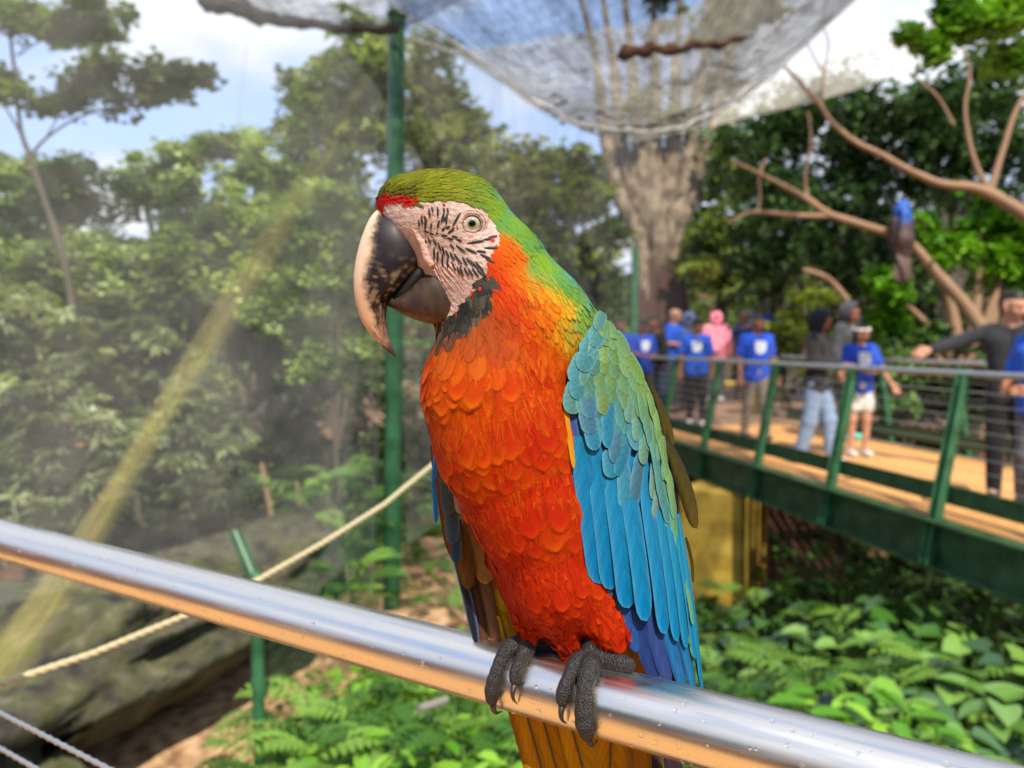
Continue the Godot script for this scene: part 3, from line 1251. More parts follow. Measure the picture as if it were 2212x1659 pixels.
# blobs: [px, py, distance, half width and half height in picture units there, number of clumps]
func crown_of(blobs: Array, size: float, lo: Color, hi: Color, xfs: Array, cols: Array, loose := 0.30) -> void:
	for q in blobs:
		var z: float = q[2]
		var c := cp(q[0], q[1], z)
		var rx: float = q[3] * z / F
		var ry: float = q[4] * z / F
		var per := 26
		var left: int = q[5]
		while left > 0:
			var d := rand_dir() * pow(rng.randf(), 0.4)
			var cc := c + Vector3(d.x * rx, d.y * ry, d.z * rx * 0.9)
			var tone := rng.randf()
			tone = pow(tone, 1.25)
			var k := mini(per, left)
			left -= k
			for i in k:
				var at := cc + Vector3(rng.randfn(), rng.randfn() * 0.7, rng.randfn()) * loose * minf(rx, ry)
				var bs := Basis(Vector3.UP, rng.randf() * TAU) * Basis(Vector3.RIGHT, jit(0.5))
				xfs.append(Transform3D(bs.scaled(Vector3.ONE * size * rng.randf_range(0.65, 1.25)), at))
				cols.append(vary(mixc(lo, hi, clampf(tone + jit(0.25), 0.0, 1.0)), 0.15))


func limb(pts: Array) -> Array:    # picture polyline [px, py, z, radius in metres] to smooth points and radii
	var cv := Curve3D.new()
	for k in pts.size():
		var p := cp(pts[k][0], pts[k][1], pts[k][2])
		var a := cp(pts[maxi(k - 1, 0)][0], pts[maxi(k - 1, 0)][1], pts[maxi(k - 1, 0)][2])
		var b := cp(pts[mini(k + 1, pts.size() - 1)][0], pts[mini(k + 1, pts.size() - 1)][1], pts[mini(k + 1, pts.size() - 1)][2])
		cv.add_point(p, (a - b) * 0.16, (b - a) * 0.16)
	var out := []
	var rad := []
	for k in pts.size():
		for s in (6 if k < pts.size() - 1 else 1):
			out.append(cv.sample(k, s / 6.0))
			rad.append(lerpf(pts[k][3], pts[mini(k + 1, pts.size() - 1)][3], s / 6.0))
	return [out, rad]


func tree(called: String, label: String, limbs: Array, blobs: Array, clump: Mesh, size: float, lo: Color, hi: Color, group := "", bark := "twig", leafm := "leaf", loose := 0.30) -> Node3D:
	var foot := cp(limbs[0][0][0], limbs[0][0][1], limbs[0][0][2])
	var t := thing(called, label, "tree" if called.contains("tree") or called.contains("palm") else "shrub", foot, group)
	var b := MB.new()
	for k in limbs.size():
		var l := limb(limbs[k])
		b.tube(l[0], l[1], 9, Color.WHITE, true, 0.10, k)
	part("trunk", b.mesh(), M[bark], t)
	if blobs.size():
		var xfs := []
		var cols := []
		crown_of(blobs, size, lo, hi, xfs, cols, loose)
		tag(many("crown", clump, M[leafm], xfs, cols, t), "", "", "", "stuff")
	return t


func ground_px(px: float, z: float) -> float:   # picture row of the ground at that column and distance
	var p := cp(px, 736, z)
	var y := ground_y(p.x, p.z)
	var l := cam_inv * Vector3(p.x, y, p.z)
	return 829.5 + l.y / l.z * F


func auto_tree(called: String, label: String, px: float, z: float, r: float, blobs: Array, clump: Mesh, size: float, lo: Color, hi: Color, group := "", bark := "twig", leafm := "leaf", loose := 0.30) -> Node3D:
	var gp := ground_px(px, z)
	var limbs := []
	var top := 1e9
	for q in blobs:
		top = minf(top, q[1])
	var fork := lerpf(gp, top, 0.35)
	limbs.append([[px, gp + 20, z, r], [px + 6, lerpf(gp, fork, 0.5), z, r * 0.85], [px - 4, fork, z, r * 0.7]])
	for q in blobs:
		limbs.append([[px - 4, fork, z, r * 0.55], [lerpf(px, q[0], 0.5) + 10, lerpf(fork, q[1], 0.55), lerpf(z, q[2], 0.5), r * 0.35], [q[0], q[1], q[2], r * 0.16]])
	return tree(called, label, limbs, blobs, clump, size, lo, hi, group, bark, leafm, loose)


func build_trees() -> void:
	make_clumps()
	var g1 := lin(58, 84, 40)
	var g2 := lin(128, 158, 78)
	var dk := lin(54, 72, 36)
	# --- far hillside trees, hazy, behind the pole and the bird
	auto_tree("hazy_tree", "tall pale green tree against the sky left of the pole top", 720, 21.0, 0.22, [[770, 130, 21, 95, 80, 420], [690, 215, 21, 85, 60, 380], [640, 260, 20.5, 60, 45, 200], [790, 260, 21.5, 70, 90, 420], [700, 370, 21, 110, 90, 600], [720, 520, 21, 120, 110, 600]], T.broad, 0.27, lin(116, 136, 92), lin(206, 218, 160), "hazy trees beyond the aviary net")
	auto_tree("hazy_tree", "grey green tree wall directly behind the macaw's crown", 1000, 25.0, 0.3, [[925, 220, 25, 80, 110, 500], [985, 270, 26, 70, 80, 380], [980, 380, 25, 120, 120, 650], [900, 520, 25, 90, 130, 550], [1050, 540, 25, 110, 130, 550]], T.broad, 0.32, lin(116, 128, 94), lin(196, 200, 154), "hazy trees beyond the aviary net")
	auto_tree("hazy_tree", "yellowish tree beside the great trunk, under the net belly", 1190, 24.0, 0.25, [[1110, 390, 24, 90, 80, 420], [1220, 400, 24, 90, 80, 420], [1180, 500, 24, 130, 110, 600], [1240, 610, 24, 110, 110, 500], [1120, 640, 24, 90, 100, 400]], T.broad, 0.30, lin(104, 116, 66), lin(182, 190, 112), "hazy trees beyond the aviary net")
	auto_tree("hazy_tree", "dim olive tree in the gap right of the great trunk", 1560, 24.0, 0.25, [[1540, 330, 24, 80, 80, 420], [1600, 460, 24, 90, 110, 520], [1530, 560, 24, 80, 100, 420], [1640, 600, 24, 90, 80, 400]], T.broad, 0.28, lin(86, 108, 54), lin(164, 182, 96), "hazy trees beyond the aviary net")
	# --- the great fig with a fluted, forking trunk
	var fig := []
	for q in [[1372, 1338, 1310, 1280, 0.16], [1392, 1372, 1345, 1322, 0.18], [1408, 1398, 1384, 1362, 0.20], [1424, 1420, 1416, 1410, 0.21], [1440, 1446, 1452, 1462, 0.20], [1452, 1474, 1490, 1520, 0.18], [1466, 1496, 1526, 1572, 0.16]]:
		var o: float = q[0]
		fig.append([[o * 0.55 + 1420 * 0.45, 790, 18.0 + jit(0.25), q[4] * 1.3], [o * 0.6 + 1420 * 0.4, 640, 18.0 + jit(0.2), q[4] * 1.15], [o * 0.75 + 1420 * 0.25 + jit(4), 520, 18.0 + jit(0.2), q[4]], [q[1] + jit(5), 420, 18.0, q[4] * 1.15], [q[2] + jit(6), 300, 18.2, q[4] * 1.0], [q[3] + jit(8), 120, 18.6, q[4] * 0.5], [q[3] + (q[3] - 1420) * 0.3, -60, 19.0, q[4] * 0.25]])
	var ft := tree("fig_tree", "great pale fluted trunk forking upward under the net", fig, [[1400, 0, 19, 120, 60, 60], [1580, 60, 19, 100, 80, 120], [1500, 180, 20, 90, 60, 60], [1270, 400, 17.2, 40, 50, 36], [1310, 520, 17, 40, 60, 50], [1540, 480, 17, 40, 60, 50], [1520, 590, 17, 40, 50, 50], [1400, 240, 17.4, 100, 40, 40]], T.long, 0.36, lin(96, 118, 62), lin(176, 190, 120), "", "pale_bark")
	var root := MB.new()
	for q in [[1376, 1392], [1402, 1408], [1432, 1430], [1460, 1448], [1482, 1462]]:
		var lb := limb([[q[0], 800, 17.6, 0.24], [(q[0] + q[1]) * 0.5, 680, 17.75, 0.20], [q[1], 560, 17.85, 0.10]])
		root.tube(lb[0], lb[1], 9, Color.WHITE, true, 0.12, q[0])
	part("buttress_root", root.mesh(), mat("shaded_bark", lin(74, 52, 46), 0.95), ft)  # shade at the trunk base is put into this darker bark colour
	# --- dark glossy trees on the right
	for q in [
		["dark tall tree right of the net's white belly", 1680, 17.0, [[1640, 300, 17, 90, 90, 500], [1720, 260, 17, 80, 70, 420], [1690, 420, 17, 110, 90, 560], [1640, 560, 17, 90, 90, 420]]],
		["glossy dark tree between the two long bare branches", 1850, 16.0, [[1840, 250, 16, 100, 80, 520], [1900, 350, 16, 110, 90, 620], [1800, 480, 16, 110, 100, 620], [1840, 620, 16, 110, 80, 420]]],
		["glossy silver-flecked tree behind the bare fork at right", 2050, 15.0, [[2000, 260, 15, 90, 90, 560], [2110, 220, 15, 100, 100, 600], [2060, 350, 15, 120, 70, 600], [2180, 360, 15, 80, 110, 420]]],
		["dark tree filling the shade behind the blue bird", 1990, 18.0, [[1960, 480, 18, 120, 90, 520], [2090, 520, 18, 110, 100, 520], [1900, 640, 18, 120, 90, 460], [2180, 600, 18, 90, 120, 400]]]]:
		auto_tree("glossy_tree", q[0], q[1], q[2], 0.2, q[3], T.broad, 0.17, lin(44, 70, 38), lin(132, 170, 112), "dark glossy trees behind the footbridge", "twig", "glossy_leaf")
	# --- left: slender tree against the sky
	tree("slender_tree", "slender leafy tree reaching into the sky at top left", [
		[[165, 900, 8.0, 0.0465], [160, 690, 8.0, 0.0403], [132, 540, 8.0, 0.0360], [85, 400, 8.0, 0.0310], [64, 335, 8.0, 0.0279], [45, 280, 8.0, 0.0223], [32, 160, 8.0, 0.0186], [22, 60, 8.0, 0.0149], [34, -20, 8.0, 0.0112]],
		[[64, 338, 8.0, 0.0186], [100, 298, 8.0, 0.0136], [160, 258, 7.9, 0.0112], [235, 232, 7.8, 0.0062]],
		[[98, 300, 8.0, 0.0099], [118, 265, 8.0, 0.0081], [138, 225, 8.1, 0.0050]],
		[[50, 300, 8.0, 0.0136], [20, 245, 8.1, 0.0099], [-20, 190, 8.1, 0.0074]],
		[[36, 120, 8.0, 0.0112], [80, 92, 8.0, 0.0087], [130, 62, 7.9, 0.0050]],
		[[28, 70, 8.0, 0.0099], [70, 30, 8.0, 0.0074], [110, 5, 8.0, 0.0050]],
		[[235, 232, 7.8, 0.0062], [330, 205, 7.7, 0.0050], [440, 180, 7.6, 0.0031]]],
		[[50, 40, 8, 80, 55, 132], [120, 60, 8, 70, 45, 93], [210, 40, 7.9, 80, 30, 88], [275, 36, 7.8, 24, 20, 22], [25, 195, 8, 45, 50, 66], [75, 190, 8, 40, 40, 38], [165, 190, 7.9, 50, 40, 82], [250, 165, 7.8, 60, 55, 121], [330, 170, 7.7, 62, 45, 121], [410, 178, 7.6, 50, 34, 71], [462, 176, 7.6, 30, 24, 27]], T.round, 0.115, lin(78, 98, 40), lin(168, 184, 98), "", "twig", "leaf", 0.36)
	# --- left: canopy rows stepping down the hillside
	auto_tree("canopy_tree", "broad leafy crown below the sky at far left", 70, 9.5, 0.1, [[40, 400, 9.5, 110, 60, 420], [170, 420, 9.5, 110, 65, 460], [90, 520, 9.3, 140, 80, 560]], T.round, 0.115, lin(96, 124, 60), lin(208, 224, 146), "leafy crowns on the left hillside")
	auto_tree("canopy_tree", "sunlit crown with sprays against the sky, middle of left side", 400, 9.8, 0.1, [[330, 400, 9.8, 90, 55, 320], [430, 330, 9.8, 70, 45, 230], [520, 320, 9.8, 65, 45, 210], [560, 400, 9.6, 80, 60, 260], [440, 440, 9.6, 110, 60, 380], [275, 335, 9.8, 22, 18, 18]], T.round, 0.115, lin(98, 126, 66), lin(212, 228, 164), "leafy crowns on the left hillside")
	auto_tree("canopy_tree", "yellow green crown under the folded net seam", 560, 9.0, 0.1, [[500, 540, 9, 130, 80, 640], [610, 520, 8.8, 100, 80, 460], [400, 580, 9, 120, 70, 520], [560, 650, 8.8, 130, 80, 620]], T.round, 0.112, lin(112, 138, 60), lin(216, 230, 140), "leafy crowns on the left hillside")
	auto_tree("canopy_tree", "grey green crown at the left edge above the dark bushes", 120, 8.6, 0.1, [[60, 590, 8.6, 120, 70, 500], [200, 580, 8.6, 120, 70, 500], [300, 630, 8.6, 100, 60, 360]], T.round, 0.11, lin(96, 120, 62), lin(204, 220, 148), "leafy crowns on the left hillside")
	auto_tree("canopy_tree", "bright large-leaved crown beside the macaw's beak", 730, 7.6, 0.03, [[715, 440, 7.6, 70, 34, 90], [670, 500, 7.6, 80, 60, 190], [720, 590, 7.6, 80, 60, 190], [650, 650, 7.8, 90, 70, 220], [770, 680, 7.8, 60, 80, 190], [740, 780, 7.8, 80, 70, 190]], T.round, 0.10, lin(112, 142, 66), lin(210, 228, 150), "leafy crowns on the left hillside")
	auto_tree("canopy_tree", "wide crown just outside the left edge of the picture", -260, 9.5, 0.1, [[-140, 440, 9.5, 130, 80, 500], [-330, 460, 9.5, 150, 90, 560], [-220, 600, 9.2, 200, 100, 700], [-120, 780, 8.6, 150, 110, 500], [-380, 760, 8.8, 180, 120, 600]], T.round, 0.1, g1, lin(190, 206, 134), "leafy crowns on the left hillside")
	# --- left: dark bushes with long leaves
	var bushes := [
		["grey green long-leaved bush at the upper left edge", 60, 6.6, [[30, 700, 6.6, 90, 65, 260], [120, 740, 6.5, 90, 70, 280], [40, 830, 6.5, 100, 80, 280]]],
		["long-leaved bush with orange shoots left of the net seam", 170, 6.0, [[130, 880, 6, 90, 70, 220], [200, 960, 6, 90, 70, 240], [90, 1020, 6, 100, 80, 280], [220, 1070, 6, 90, 80, 240], [60, 1140, 6, 90, 70, 220]]],
		["long-leaved dusky bush just right of the net seam", 390, 6.4, [[390, 900, 6.4, 80, 60, 200], [450, 960, 6.4, 70, 60, 180], [350, 1010, 6.3, 80, 70, 220], [420, 1070, 6.3, 80, 70, 200]]],
		["long-leaved dark bush behind the net seam", 300, 7.4, [[260, 740, 7.4, 120, 80, 300], [350, 830, 7.4, 110, 80, 280], [260, 880, 7.4, 110, 80, 260]]]]
	for q in bushes:
		auto_tree("dusky_bush", q[0], q[1], q[2], 0.05, q[3], T.long, 0.135, lin(74, 90, 60), lin(190, 200, 160), "dusky long-leaved bushes on the left")
	for k in 3:
		var s := [[148, 916], [172, 968], [164, 1076]][k] as Array
		var b := MB.new()
		for i in 6:
			leaf(b, cp(s[0], s[1], 5.75), (Vector3(cos(i * 1.05), 0.9, sin(i * 1.05))).normalized(), 0.055, 0.2, 0.1, Color.WHITE)
		tag(part("orange_shoot", b.mesh(), M.get_or_add("shoot", mat("shoot", lin(226, 140, 96), 0.6))), ["orange leaf shoot highest on the dusky left bush", "orange leaf shoot in the middle of the dusky bush", "orange leaf shoot lowest on the dusky left bush"][k], "leaf shoot", "orange shoots on the dusky bush")
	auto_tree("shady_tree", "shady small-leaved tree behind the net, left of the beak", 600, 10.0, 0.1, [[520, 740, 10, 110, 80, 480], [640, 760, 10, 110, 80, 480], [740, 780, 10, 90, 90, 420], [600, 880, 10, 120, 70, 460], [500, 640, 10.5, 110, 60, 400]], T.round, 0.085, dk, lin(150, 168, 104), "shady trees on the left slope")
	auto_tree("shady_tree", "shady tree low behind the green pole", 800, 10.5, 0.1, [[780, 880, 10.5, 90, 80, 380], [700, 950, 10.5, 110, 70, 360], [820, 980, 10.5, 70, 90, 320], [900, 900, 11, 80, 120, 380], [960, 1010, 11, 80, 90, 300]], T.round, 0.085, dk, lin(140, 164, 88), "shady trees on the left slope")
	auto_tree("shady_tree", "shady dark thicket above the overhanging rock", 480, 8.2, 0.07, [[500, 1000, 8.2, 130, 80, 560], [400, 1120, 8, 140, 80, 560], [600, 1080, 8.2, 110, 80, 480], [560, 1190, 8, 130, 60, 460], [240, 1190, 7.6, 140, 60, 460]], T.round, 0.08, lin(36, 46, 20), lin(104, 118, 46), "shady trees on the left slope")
	# bare stems in the shade
	for q in [[565, 1000, 600, 1230, 7.6, "leaning pale stem in the thicket over the rope"], [640, 1040, 655, 1180, 7.4, "short pinkish stem beside the leaning pale stem"]]:
		var b := MB.new()
		b.tube([cp(q[2], q[3], q[4]), cp((q[0] + q[2]) * 0.5 + 4, (q[1] + q[3]) * 0.5, q[4]), cp(q[0], q[1], q[4])], [0.035, 0.03, 0.022], 8)
		tag(part("bare_stem", b.mesh(), M.brown_wood), q[5], "stem")
	# low growth hiding the soil of the slopes
	var xfs := []
	var cols := []
	for k in 17000:
		var px := rng.randf_range(-1700, 3300)
		var z := 8.0 + 60.0 * pow(rng.randf(), 1.6)
		var p := cp(px, 736, z)
		if p.x > -2.4 and z < (25.0 if p.x > 0.2 else 9.5) and p.x < 9.0:
			continue
		p.y = ground_y(p.x, p.z) + rng.randf_range(0.0, 0.5) * (1.0 + z * 0.03)
		xfs.append(Transform3D(Basis(Vector3.UP, rng.randf() * TAU).scaled(Vector3.ONE * rng.randf_range(0.18, 0.42) * (0.7 + z * 0.035)), p))
		cols.append(vary(mixc(lin(50, 70, 34), lin(128, 156, 84), rng.randf()), 0.2))
	tag(many("undergrowth", T.broad, M.leaf, xfs, cols), "dense green undergrowth on the slopes behind the trees", "undergrowth", "", "stuff")
	xfs = []
	cols = []
	for k in 3400:
		var px := rng.randf_range(1380, 2500)
		var z := rng.randf_range(3.2, 11.2)
		var p := cp(px, 736, z)
		p.y = ground_y(p.x, p.z)
		var at := cam_inv * p
		var sy := 829.5 - at.y / -at.z * F
		if px > 1640 and px < 1850 and sy > 1190 and sy < 1300:
			continue
		p.y += rng.randf_range(0.0, 0.25)
		xfs.append(Transform3D(Basis(Vector3.UP, rng.randf() * TAU).scaled(Vector3.ONE * rng.randf_range(0.10, 0.20)), p))
		cols.append(vary(mixc(lin(34, 58, 30), lin(84, 122, 58), rng.randf()), 0.2))
	for k in 2600:
		var px := rng.randf_range(560, 1500)
		var z := rng.randf_range(2.6, 7.5)
		var p := cp(px, 736, z)
		p.y = ground_y(p.x, p.z)
		var at := cam_inv * p
		var sy := 829.5 - at.y / -at.z * F
		if sy < 1400 or (px < 760 and sy < 1700 - (px - 480) * 0.7):
			continue
		p.y += rng.randf_range(0.0, 0.22)
		xfs.append(Transform3D(Basis(Vector3.UP, rng.randf() * TAU).scaled(Vector3.ONE * rng.randf_range(0.06, 0.12)), p))
		cols.append(vary(mixc(lin(76, 120, 30), lin(150, 196, 70), rng.randf()), 0.2))
	tag(many("ground_cover", T.broad, M.leaf, xfs, cols), "leafy ground cover below the handrail and bridge", "ground cover", "", "stuff")


func build_trees_behind() -> void:    # the aviary's trees behind the photographer; the steel rail mirrors them
	var r := RandomNumberGenerator.new()
	r.seed = 5
	for k in 6:
		var at := Vector3(-11.0 + k * 4.4, -1.0, 7.5 + 1.2 * sin(k * 2.0))
		var t := thing("shade_tree", "dense green tree behind the photographer, %s of six" % ["leftmost", "second from left", "third from left", "fourth from left", "fifth from left", "rightmost"][k], "tree", at, "trees mirrored in the rail")
		var b := MB.new()
		b.tube([at, at + Vector3(0.1, 2.0, 0), at + Vector3(0, 4.0, 0.1)], [0.18, 0.15, 0.08], 8)
		part("trunk", b.mesh(), M.twig, t)
		var xfs := []
		var cols := []
		for i in 900:
			var d := rand_dir() * pow(r.randf(), 0.4)
			xfs.append(Transform3D(Basis(Vector3.UP, r.randf() * TAU).scaled(Vector3.ONE * r.randf_range(0.2, 0.42)), at + Vector3(0, 2.9, 0) + d * Vector3(2.5, 2.9, 1.8)))
			cols.append(vary(mixc(lin(44, 66, 32), lin(110, 140, 70), r.randf()), 0.2))
		tag(many("crown", T.broad, M.leaf, xfs, cols, t), "", "", "", "stuff")


func build_right_side() -> void:
	# bare perching branches beyond the bridge
	var z := 11.0
	tree("dead_tree", "bare pale perching branches slanting down behind the footbridge", [
		[[2150, 760, z, 0.112], [2085, 660, z, 0.093], [2030, 598, z, 0.077], [1985, 545, z, 0.068], [1950, 515, z, 0.065], [1850, 482, z, 0.057], [1790, 462, z, 0.053], [1740, 428, z, 0.050], [1690, 400, z, 0.037], [1640, 375, z, 0.031], [1578, 346, z, 0.022]],
		[[1800, 466, z, 0.043], [1730, 466, z, 0.037], [1640, 458, z, 0.031], [1612, 462, z, 0.025], [1572, 482, z, 0.017]],
		[[1637, 458, z, 0.022], [1642, 420, z, 0.016], [1640, 385, z, 0.014], [1654, 346, z, 0.012]],
		[[1744, 428, z, 0.028], [1740, 380, z, 0.021], [1752, 310, z, 0.019], [1746, 240, z, 0.014]],
		[[1640, 370, z, 0.014], [1650, 352, z, 0.012], [1656, 342, z, 0.011]]], [], null, 0.1, Color.WHITE, Color.WHITE, "", "brown_wood")
	var z2 := 9.5
	tree("dead_tree", "longest bare branch with twigs, running to the right edge", [
		[[2420, 620, z2, 0.124], [2300, 520, z2, 0.099], [2212, 462, z2, 0.084], [2150, 425, z2, 0.074], [2100, 405, z2, 0.062], [2030, 396, z2, 0.050], [1960, 366, z2, 0.043], [1900, 332, z2, 0.038], [1850, 308, z2, 0.036], [1800, 268, z2, 0.032], [1770, 225, z2, 0.029], [1735, 185, z2, 0.024], [1694, 142, z2, 0.016]],
		[[2150, 425, z2, 0.043], [2118, 380, z2, 0.034], [2095, 310, z2, 0.028], [2085, 230, z2, 0.021], [2095, 150, z2, 0.016], [2060, 60, z2, 0.011], [2020, 0, z2, 0.007]],
		[[2140, 410, z2, 0.043], [2168, 320, z2, 0.034], [2195, 240, z2, 0.028], [2260, 120, z2, 0.019]],
		[[1775, 228, z2, 0.019], [1778, 165, z2, 0.014], [1790, 95, z2, 0.011], [1776, 40, z2, 0.007], [1800, -20, z2, 0.005]],
		[[1782, 160, z2, 0.011], [1762, 130, z2, 0.011], [1745, 95, z2, 0.009]],
		[[2060, 270, z2, 0.019], [2030, 215, z2, 0.015], [1995, 180, z2, 0.014], [1960, 155, z2, 0.010]],
		[[2212, 462, z2, 0.056], [2120, 415, z2 + 0.2, 0.043]]], [], null, 0.1, Color.WHITE, Color.WHITE, "", "brown_wood")
	tree("stub_tree", "broken stub branch above the girls on the footbridge", [[[1890, 800, 12.0, 0.062], [1860, 700, 12.0, 0.056], [1825, 642, 12.0, 0.050], [1785, 600, 12.0, 0.043], [1735, 582, 12.0, 0.031]]], [], null, 0.1, Color.WHITE, Color.WHITE, "", "brown_wood")
	# a brown trunk beyond the bridge with bright leaves round it
	auto_tree("sunlit_tree", "bright yellow green tree with brown trunk at right", 2085, 12.0, 0.19, [[1940, 640, 12, 60, 60, 150], [1990, 480, 12, 40, 40, 90], [2010, 540, 12, 60, 50, 120], [2120, 470, 12, 60, 50, 150], [2190, 500, 12, 70, 80, 220], [2180, 600, 12, 70, 60, 150], [1900, 700, 12.2, 60, 50, 120]], T.broad, 0.17, lin(66, 118, 26), lin(150, 206, 62), "", "brown_wood")
	auto_tree("leafy_shrub", "leafy shrub pressing against the far bridge rail", 1960, 11.2, 0.05, [[1900, 810, 11.2, 70, 60, 170], [1990, 790, 11.2, 70, 60, 170], [2060, 860, 11.2, 60, 70, 150], [1930, 890, 11.2, 80, 50, 150], [2010, 730, 11.4, 50, 40, 90]], T.broad, 0.13, lin(44, 74, 32), lin(140, 178, 96), "", "twig", "glossy_leaf")
	auto_tree("leafy_shrub", "dark shrub behind the right end of the bridge", 2190, 10.0, 0.05, [[2150, 780, 10.5, 80, 90, 260], [2250, 760, 10.5, 80, 90, 200], [2140, 880, 10.5, 70, 70, 180]], T.broad, 0.13, lin(34, 58, 28), lin(110, 146, 80), "", "twig", "glossy_leaf")
	auto_tree("leafy_shrub", "yellow flecked shrub between the landing and the girls", 1700, 13.5, 0.05, [[1690, 740, 13.5, 50, 50, 130], [1760, 690, 14, 60, 50, 150], [1830, 760, 14, 60, 60, 140], [1700, 820, 14, 60, 40, 110]], T.broad, 0.13, lin(60, 84, 34), lin(176, 186, 84))
	# overhanging sprays at the top right
	tree("overhanging_tree", "bright green leaves overhanging the top right corner", [[[2420, 420, 6.5, 0.09], [2330, 160, 6.5, 0.07], [2230, 60, 6.5, 0.04], [2100, 30, 6.5, 0.02]], [[2280, 100, 6.5, 0.03], [2180, 100, 6.5, 0.02], [2000, 90, 6.6, 0.008]]], [[1960, 95, 6.5, 60, 22, 60], [2040, 100, 6.5, 60, 30, 90], [2110, 60, 6.5, 60, 50, 130], [2180, 40, 6.5, 60, 50, 140], [2190, 140, 6.6, 50, 50, 90], [2080, 0, 6.5, 70, 25, 80]], T.round, 0.10, lin(74, 124, 36), lin(160, 212, 88), "", "twig", "leaf", 0.4)
	# a blue-headed bird with a long brown tail, seen from behind on the branch
	var at := cp(1950, 508, 10.85)
	var k := 10.85 / F
	var t := thing("perched_bird", "dark bird with blue head and long brown tail on bare branch", "bird", at)
	var q := func(px: float, py: float, dz: float) -> Vector3: return cp(px, py, 10.85 - dz)
	var body := MB.new()
	nets([[q.call(1950, 446, 0.0), q.call(1949, 462, 0.0), 15 * k, 18 * k], [q.call(1949, 470, 0.02), q.call(1948, 520, 0.0), 17 * k, 25 * k], [q.call(1948, 520, 0.0), q.call(1950, 560, 0.0), 24 * k, 15 * k], [q.call(1944, 450, 0.06), q.call(1938, 455, 0.16), 6 * k, 2 * k]], 0.05, 0.012, body)
	for i in body.v.size():
		var l := cam_inv * body.v[i]
		var py := 829.5 + l.y / l.z * F
		body.c[i] = mixc(lin(20, 78, 170), lin(70, 52, 46), smoothstep(466, 492, py))
	part("body", body.mesh(), M.paint, t)
	for i in 7:
		var fb := MB.new()
		var o := (i - 3) * 4.0
		var a: Vector3 = q.call(1950 + o * 0.5, 530, 0.03 + 0.004 * (3 - absi(i - 3)))
		var e: Vector3 = q.call(1950 + o * 1.5, 612 - absf(o) * 0.8, 0.12 + 0.004 * (3 - absi(i - 3)))
		quill(fb, a, e, 0.055, (cam_xf.origin - a).normalized(), 0.05, lin(64, 46, 40), lin(88, 62, 52), lin(88, 62, 52))
		part("tail_feather", fb.mesh(), M.paint, t)
	for s in [-1.0, 1.0]:
		var fb := MB.new()
		nets([[q.call(1949 + s * 17, 478, 0.03), q.call(1949 + s * 13, 545, 0.04), 11 * k, 6 * k]], 0.02, 0.012, fb, lin(60, 46, 44))
		part("wing", fb.mesh(), M.paint, t)


# ------------------------------------------------------------------ low plants
func big_leaf(length: float, wide: float, heart: float, col: Color) -> ArrayMesh:  # lies along +x, rises from a stalk at the origin
	var b := MB.new()
	var n := 6
	for k in n + 1:
		var v := float(k) / n
		var w := wide * pow(sin(PI * clampf(0.10 + heart + v * (0.90 - heart), 0.0, 1.0)), 0.8) if k < n else 0.0
		var x := v * length
		var y := 0.10 * length * sin(v * 2.2) - 0.16 * length * v * v
		for s in [-1.0, -0.5, 0.0, 0.5, 1.0]:
			var back := -0.18 * length * absf(s) * heart * (1.0 - v) * 4.0
			b.vert(Vector3(x + back, y + absf(s) * w * 0.30 - 0.1 * w * s * s, s * w), Vector3(0.1, 1, -s * 0.25).normalized(), Vector2(s * 0.5 + 0.5, v), col * (1.0 if absf(s) > 0.1 else 1.15))
	for k in n:
		for s in 4:
			var e := k * 5 + s
			b.quad4(e, e + 1, e + 6, e + 5)
	return b.mesh()


func plant(called: String, label: String, group: String, meshes: Array, m: Material, at: Vector3, count: int, reach: float, tall: float, size: float, r: RandomNumberGenerator) -> void:
	var t := thing(called, label, "plant", at, group)
	var st := MB.new()
	var spots := []
	for k in count:
		var a := TAU * k / count * 1.618 + r.randf() * 0.8
		var f := sqrt((k + 0.6) / count)
		var tip := Vector3(cos(a) * reach * f, tall - minf(0.42 * tall, reach * 0.95) * f * r.randf_range(0.6, 1.2), sin(a) * reach * f)
		st.tube([at, at + Vector3(tip.x * 0.35, tip.y * 0.7, tip.z * 0.35), at + tip], [0.006, 0.005, 0.004], 5, lin(96, 128, 60), false)
		spots.append([tip, a])
	part("stalk", st.mesh(), M.paint, t)
	for k in count:
		var o := part("leaf", meshes[r.randi() % meshes.size()], m, t)
		o.transform = Transform3D(Basis(Vector3.UP, -spots[k][1] + r.randf_range(-0.5, 0.5)) * Basis(Vector3.BACK, r.randf_range(-0.45, 0.15)) * Basis(Vector3.RIGHT, r.randf_range(-0.35, 0.35)).scaled(Vector3.ONE * size * r.randf_range(0.75, 1.2)), spots[k][0])


func spray_mesh(length: float, pairs: int, wide: float, col: Color) -> ArrayMesh:   # a frond: leaflets in pairs along a rib
	var b := MB.new()
	for k in pairs:
		var v := (k + 0.7) / pairs
		var p := Vector3(v * length, 0.28 * length * sin(v * 2.4), 0)
		var l := length * wide * sin(PI * (0.12 + 0.80 * v)) + 0.01
		for s in [-1.0, 1.0]:
			leaf(b, p, Vector3(0.55, 0.05, s).normalized(), l, 0.20, 0.18, col)
	leaf(b, Vector3(length * 0.97, 0.28 * length * sin(2.35), 0), Vector3(1, -0.5, 0).normalized(), length * wide * 0.5, 0.22, 0.2, col)
	b.tube([Vector3.ZERO, Vector3(length * 0.5, 0.28 * length * sin(1.2), 0), Vector3(length, 0.28 * length * sin(2.4), 0)], [0.006, 0.004, 0.002], 4, col, false)
	return b.mesh()


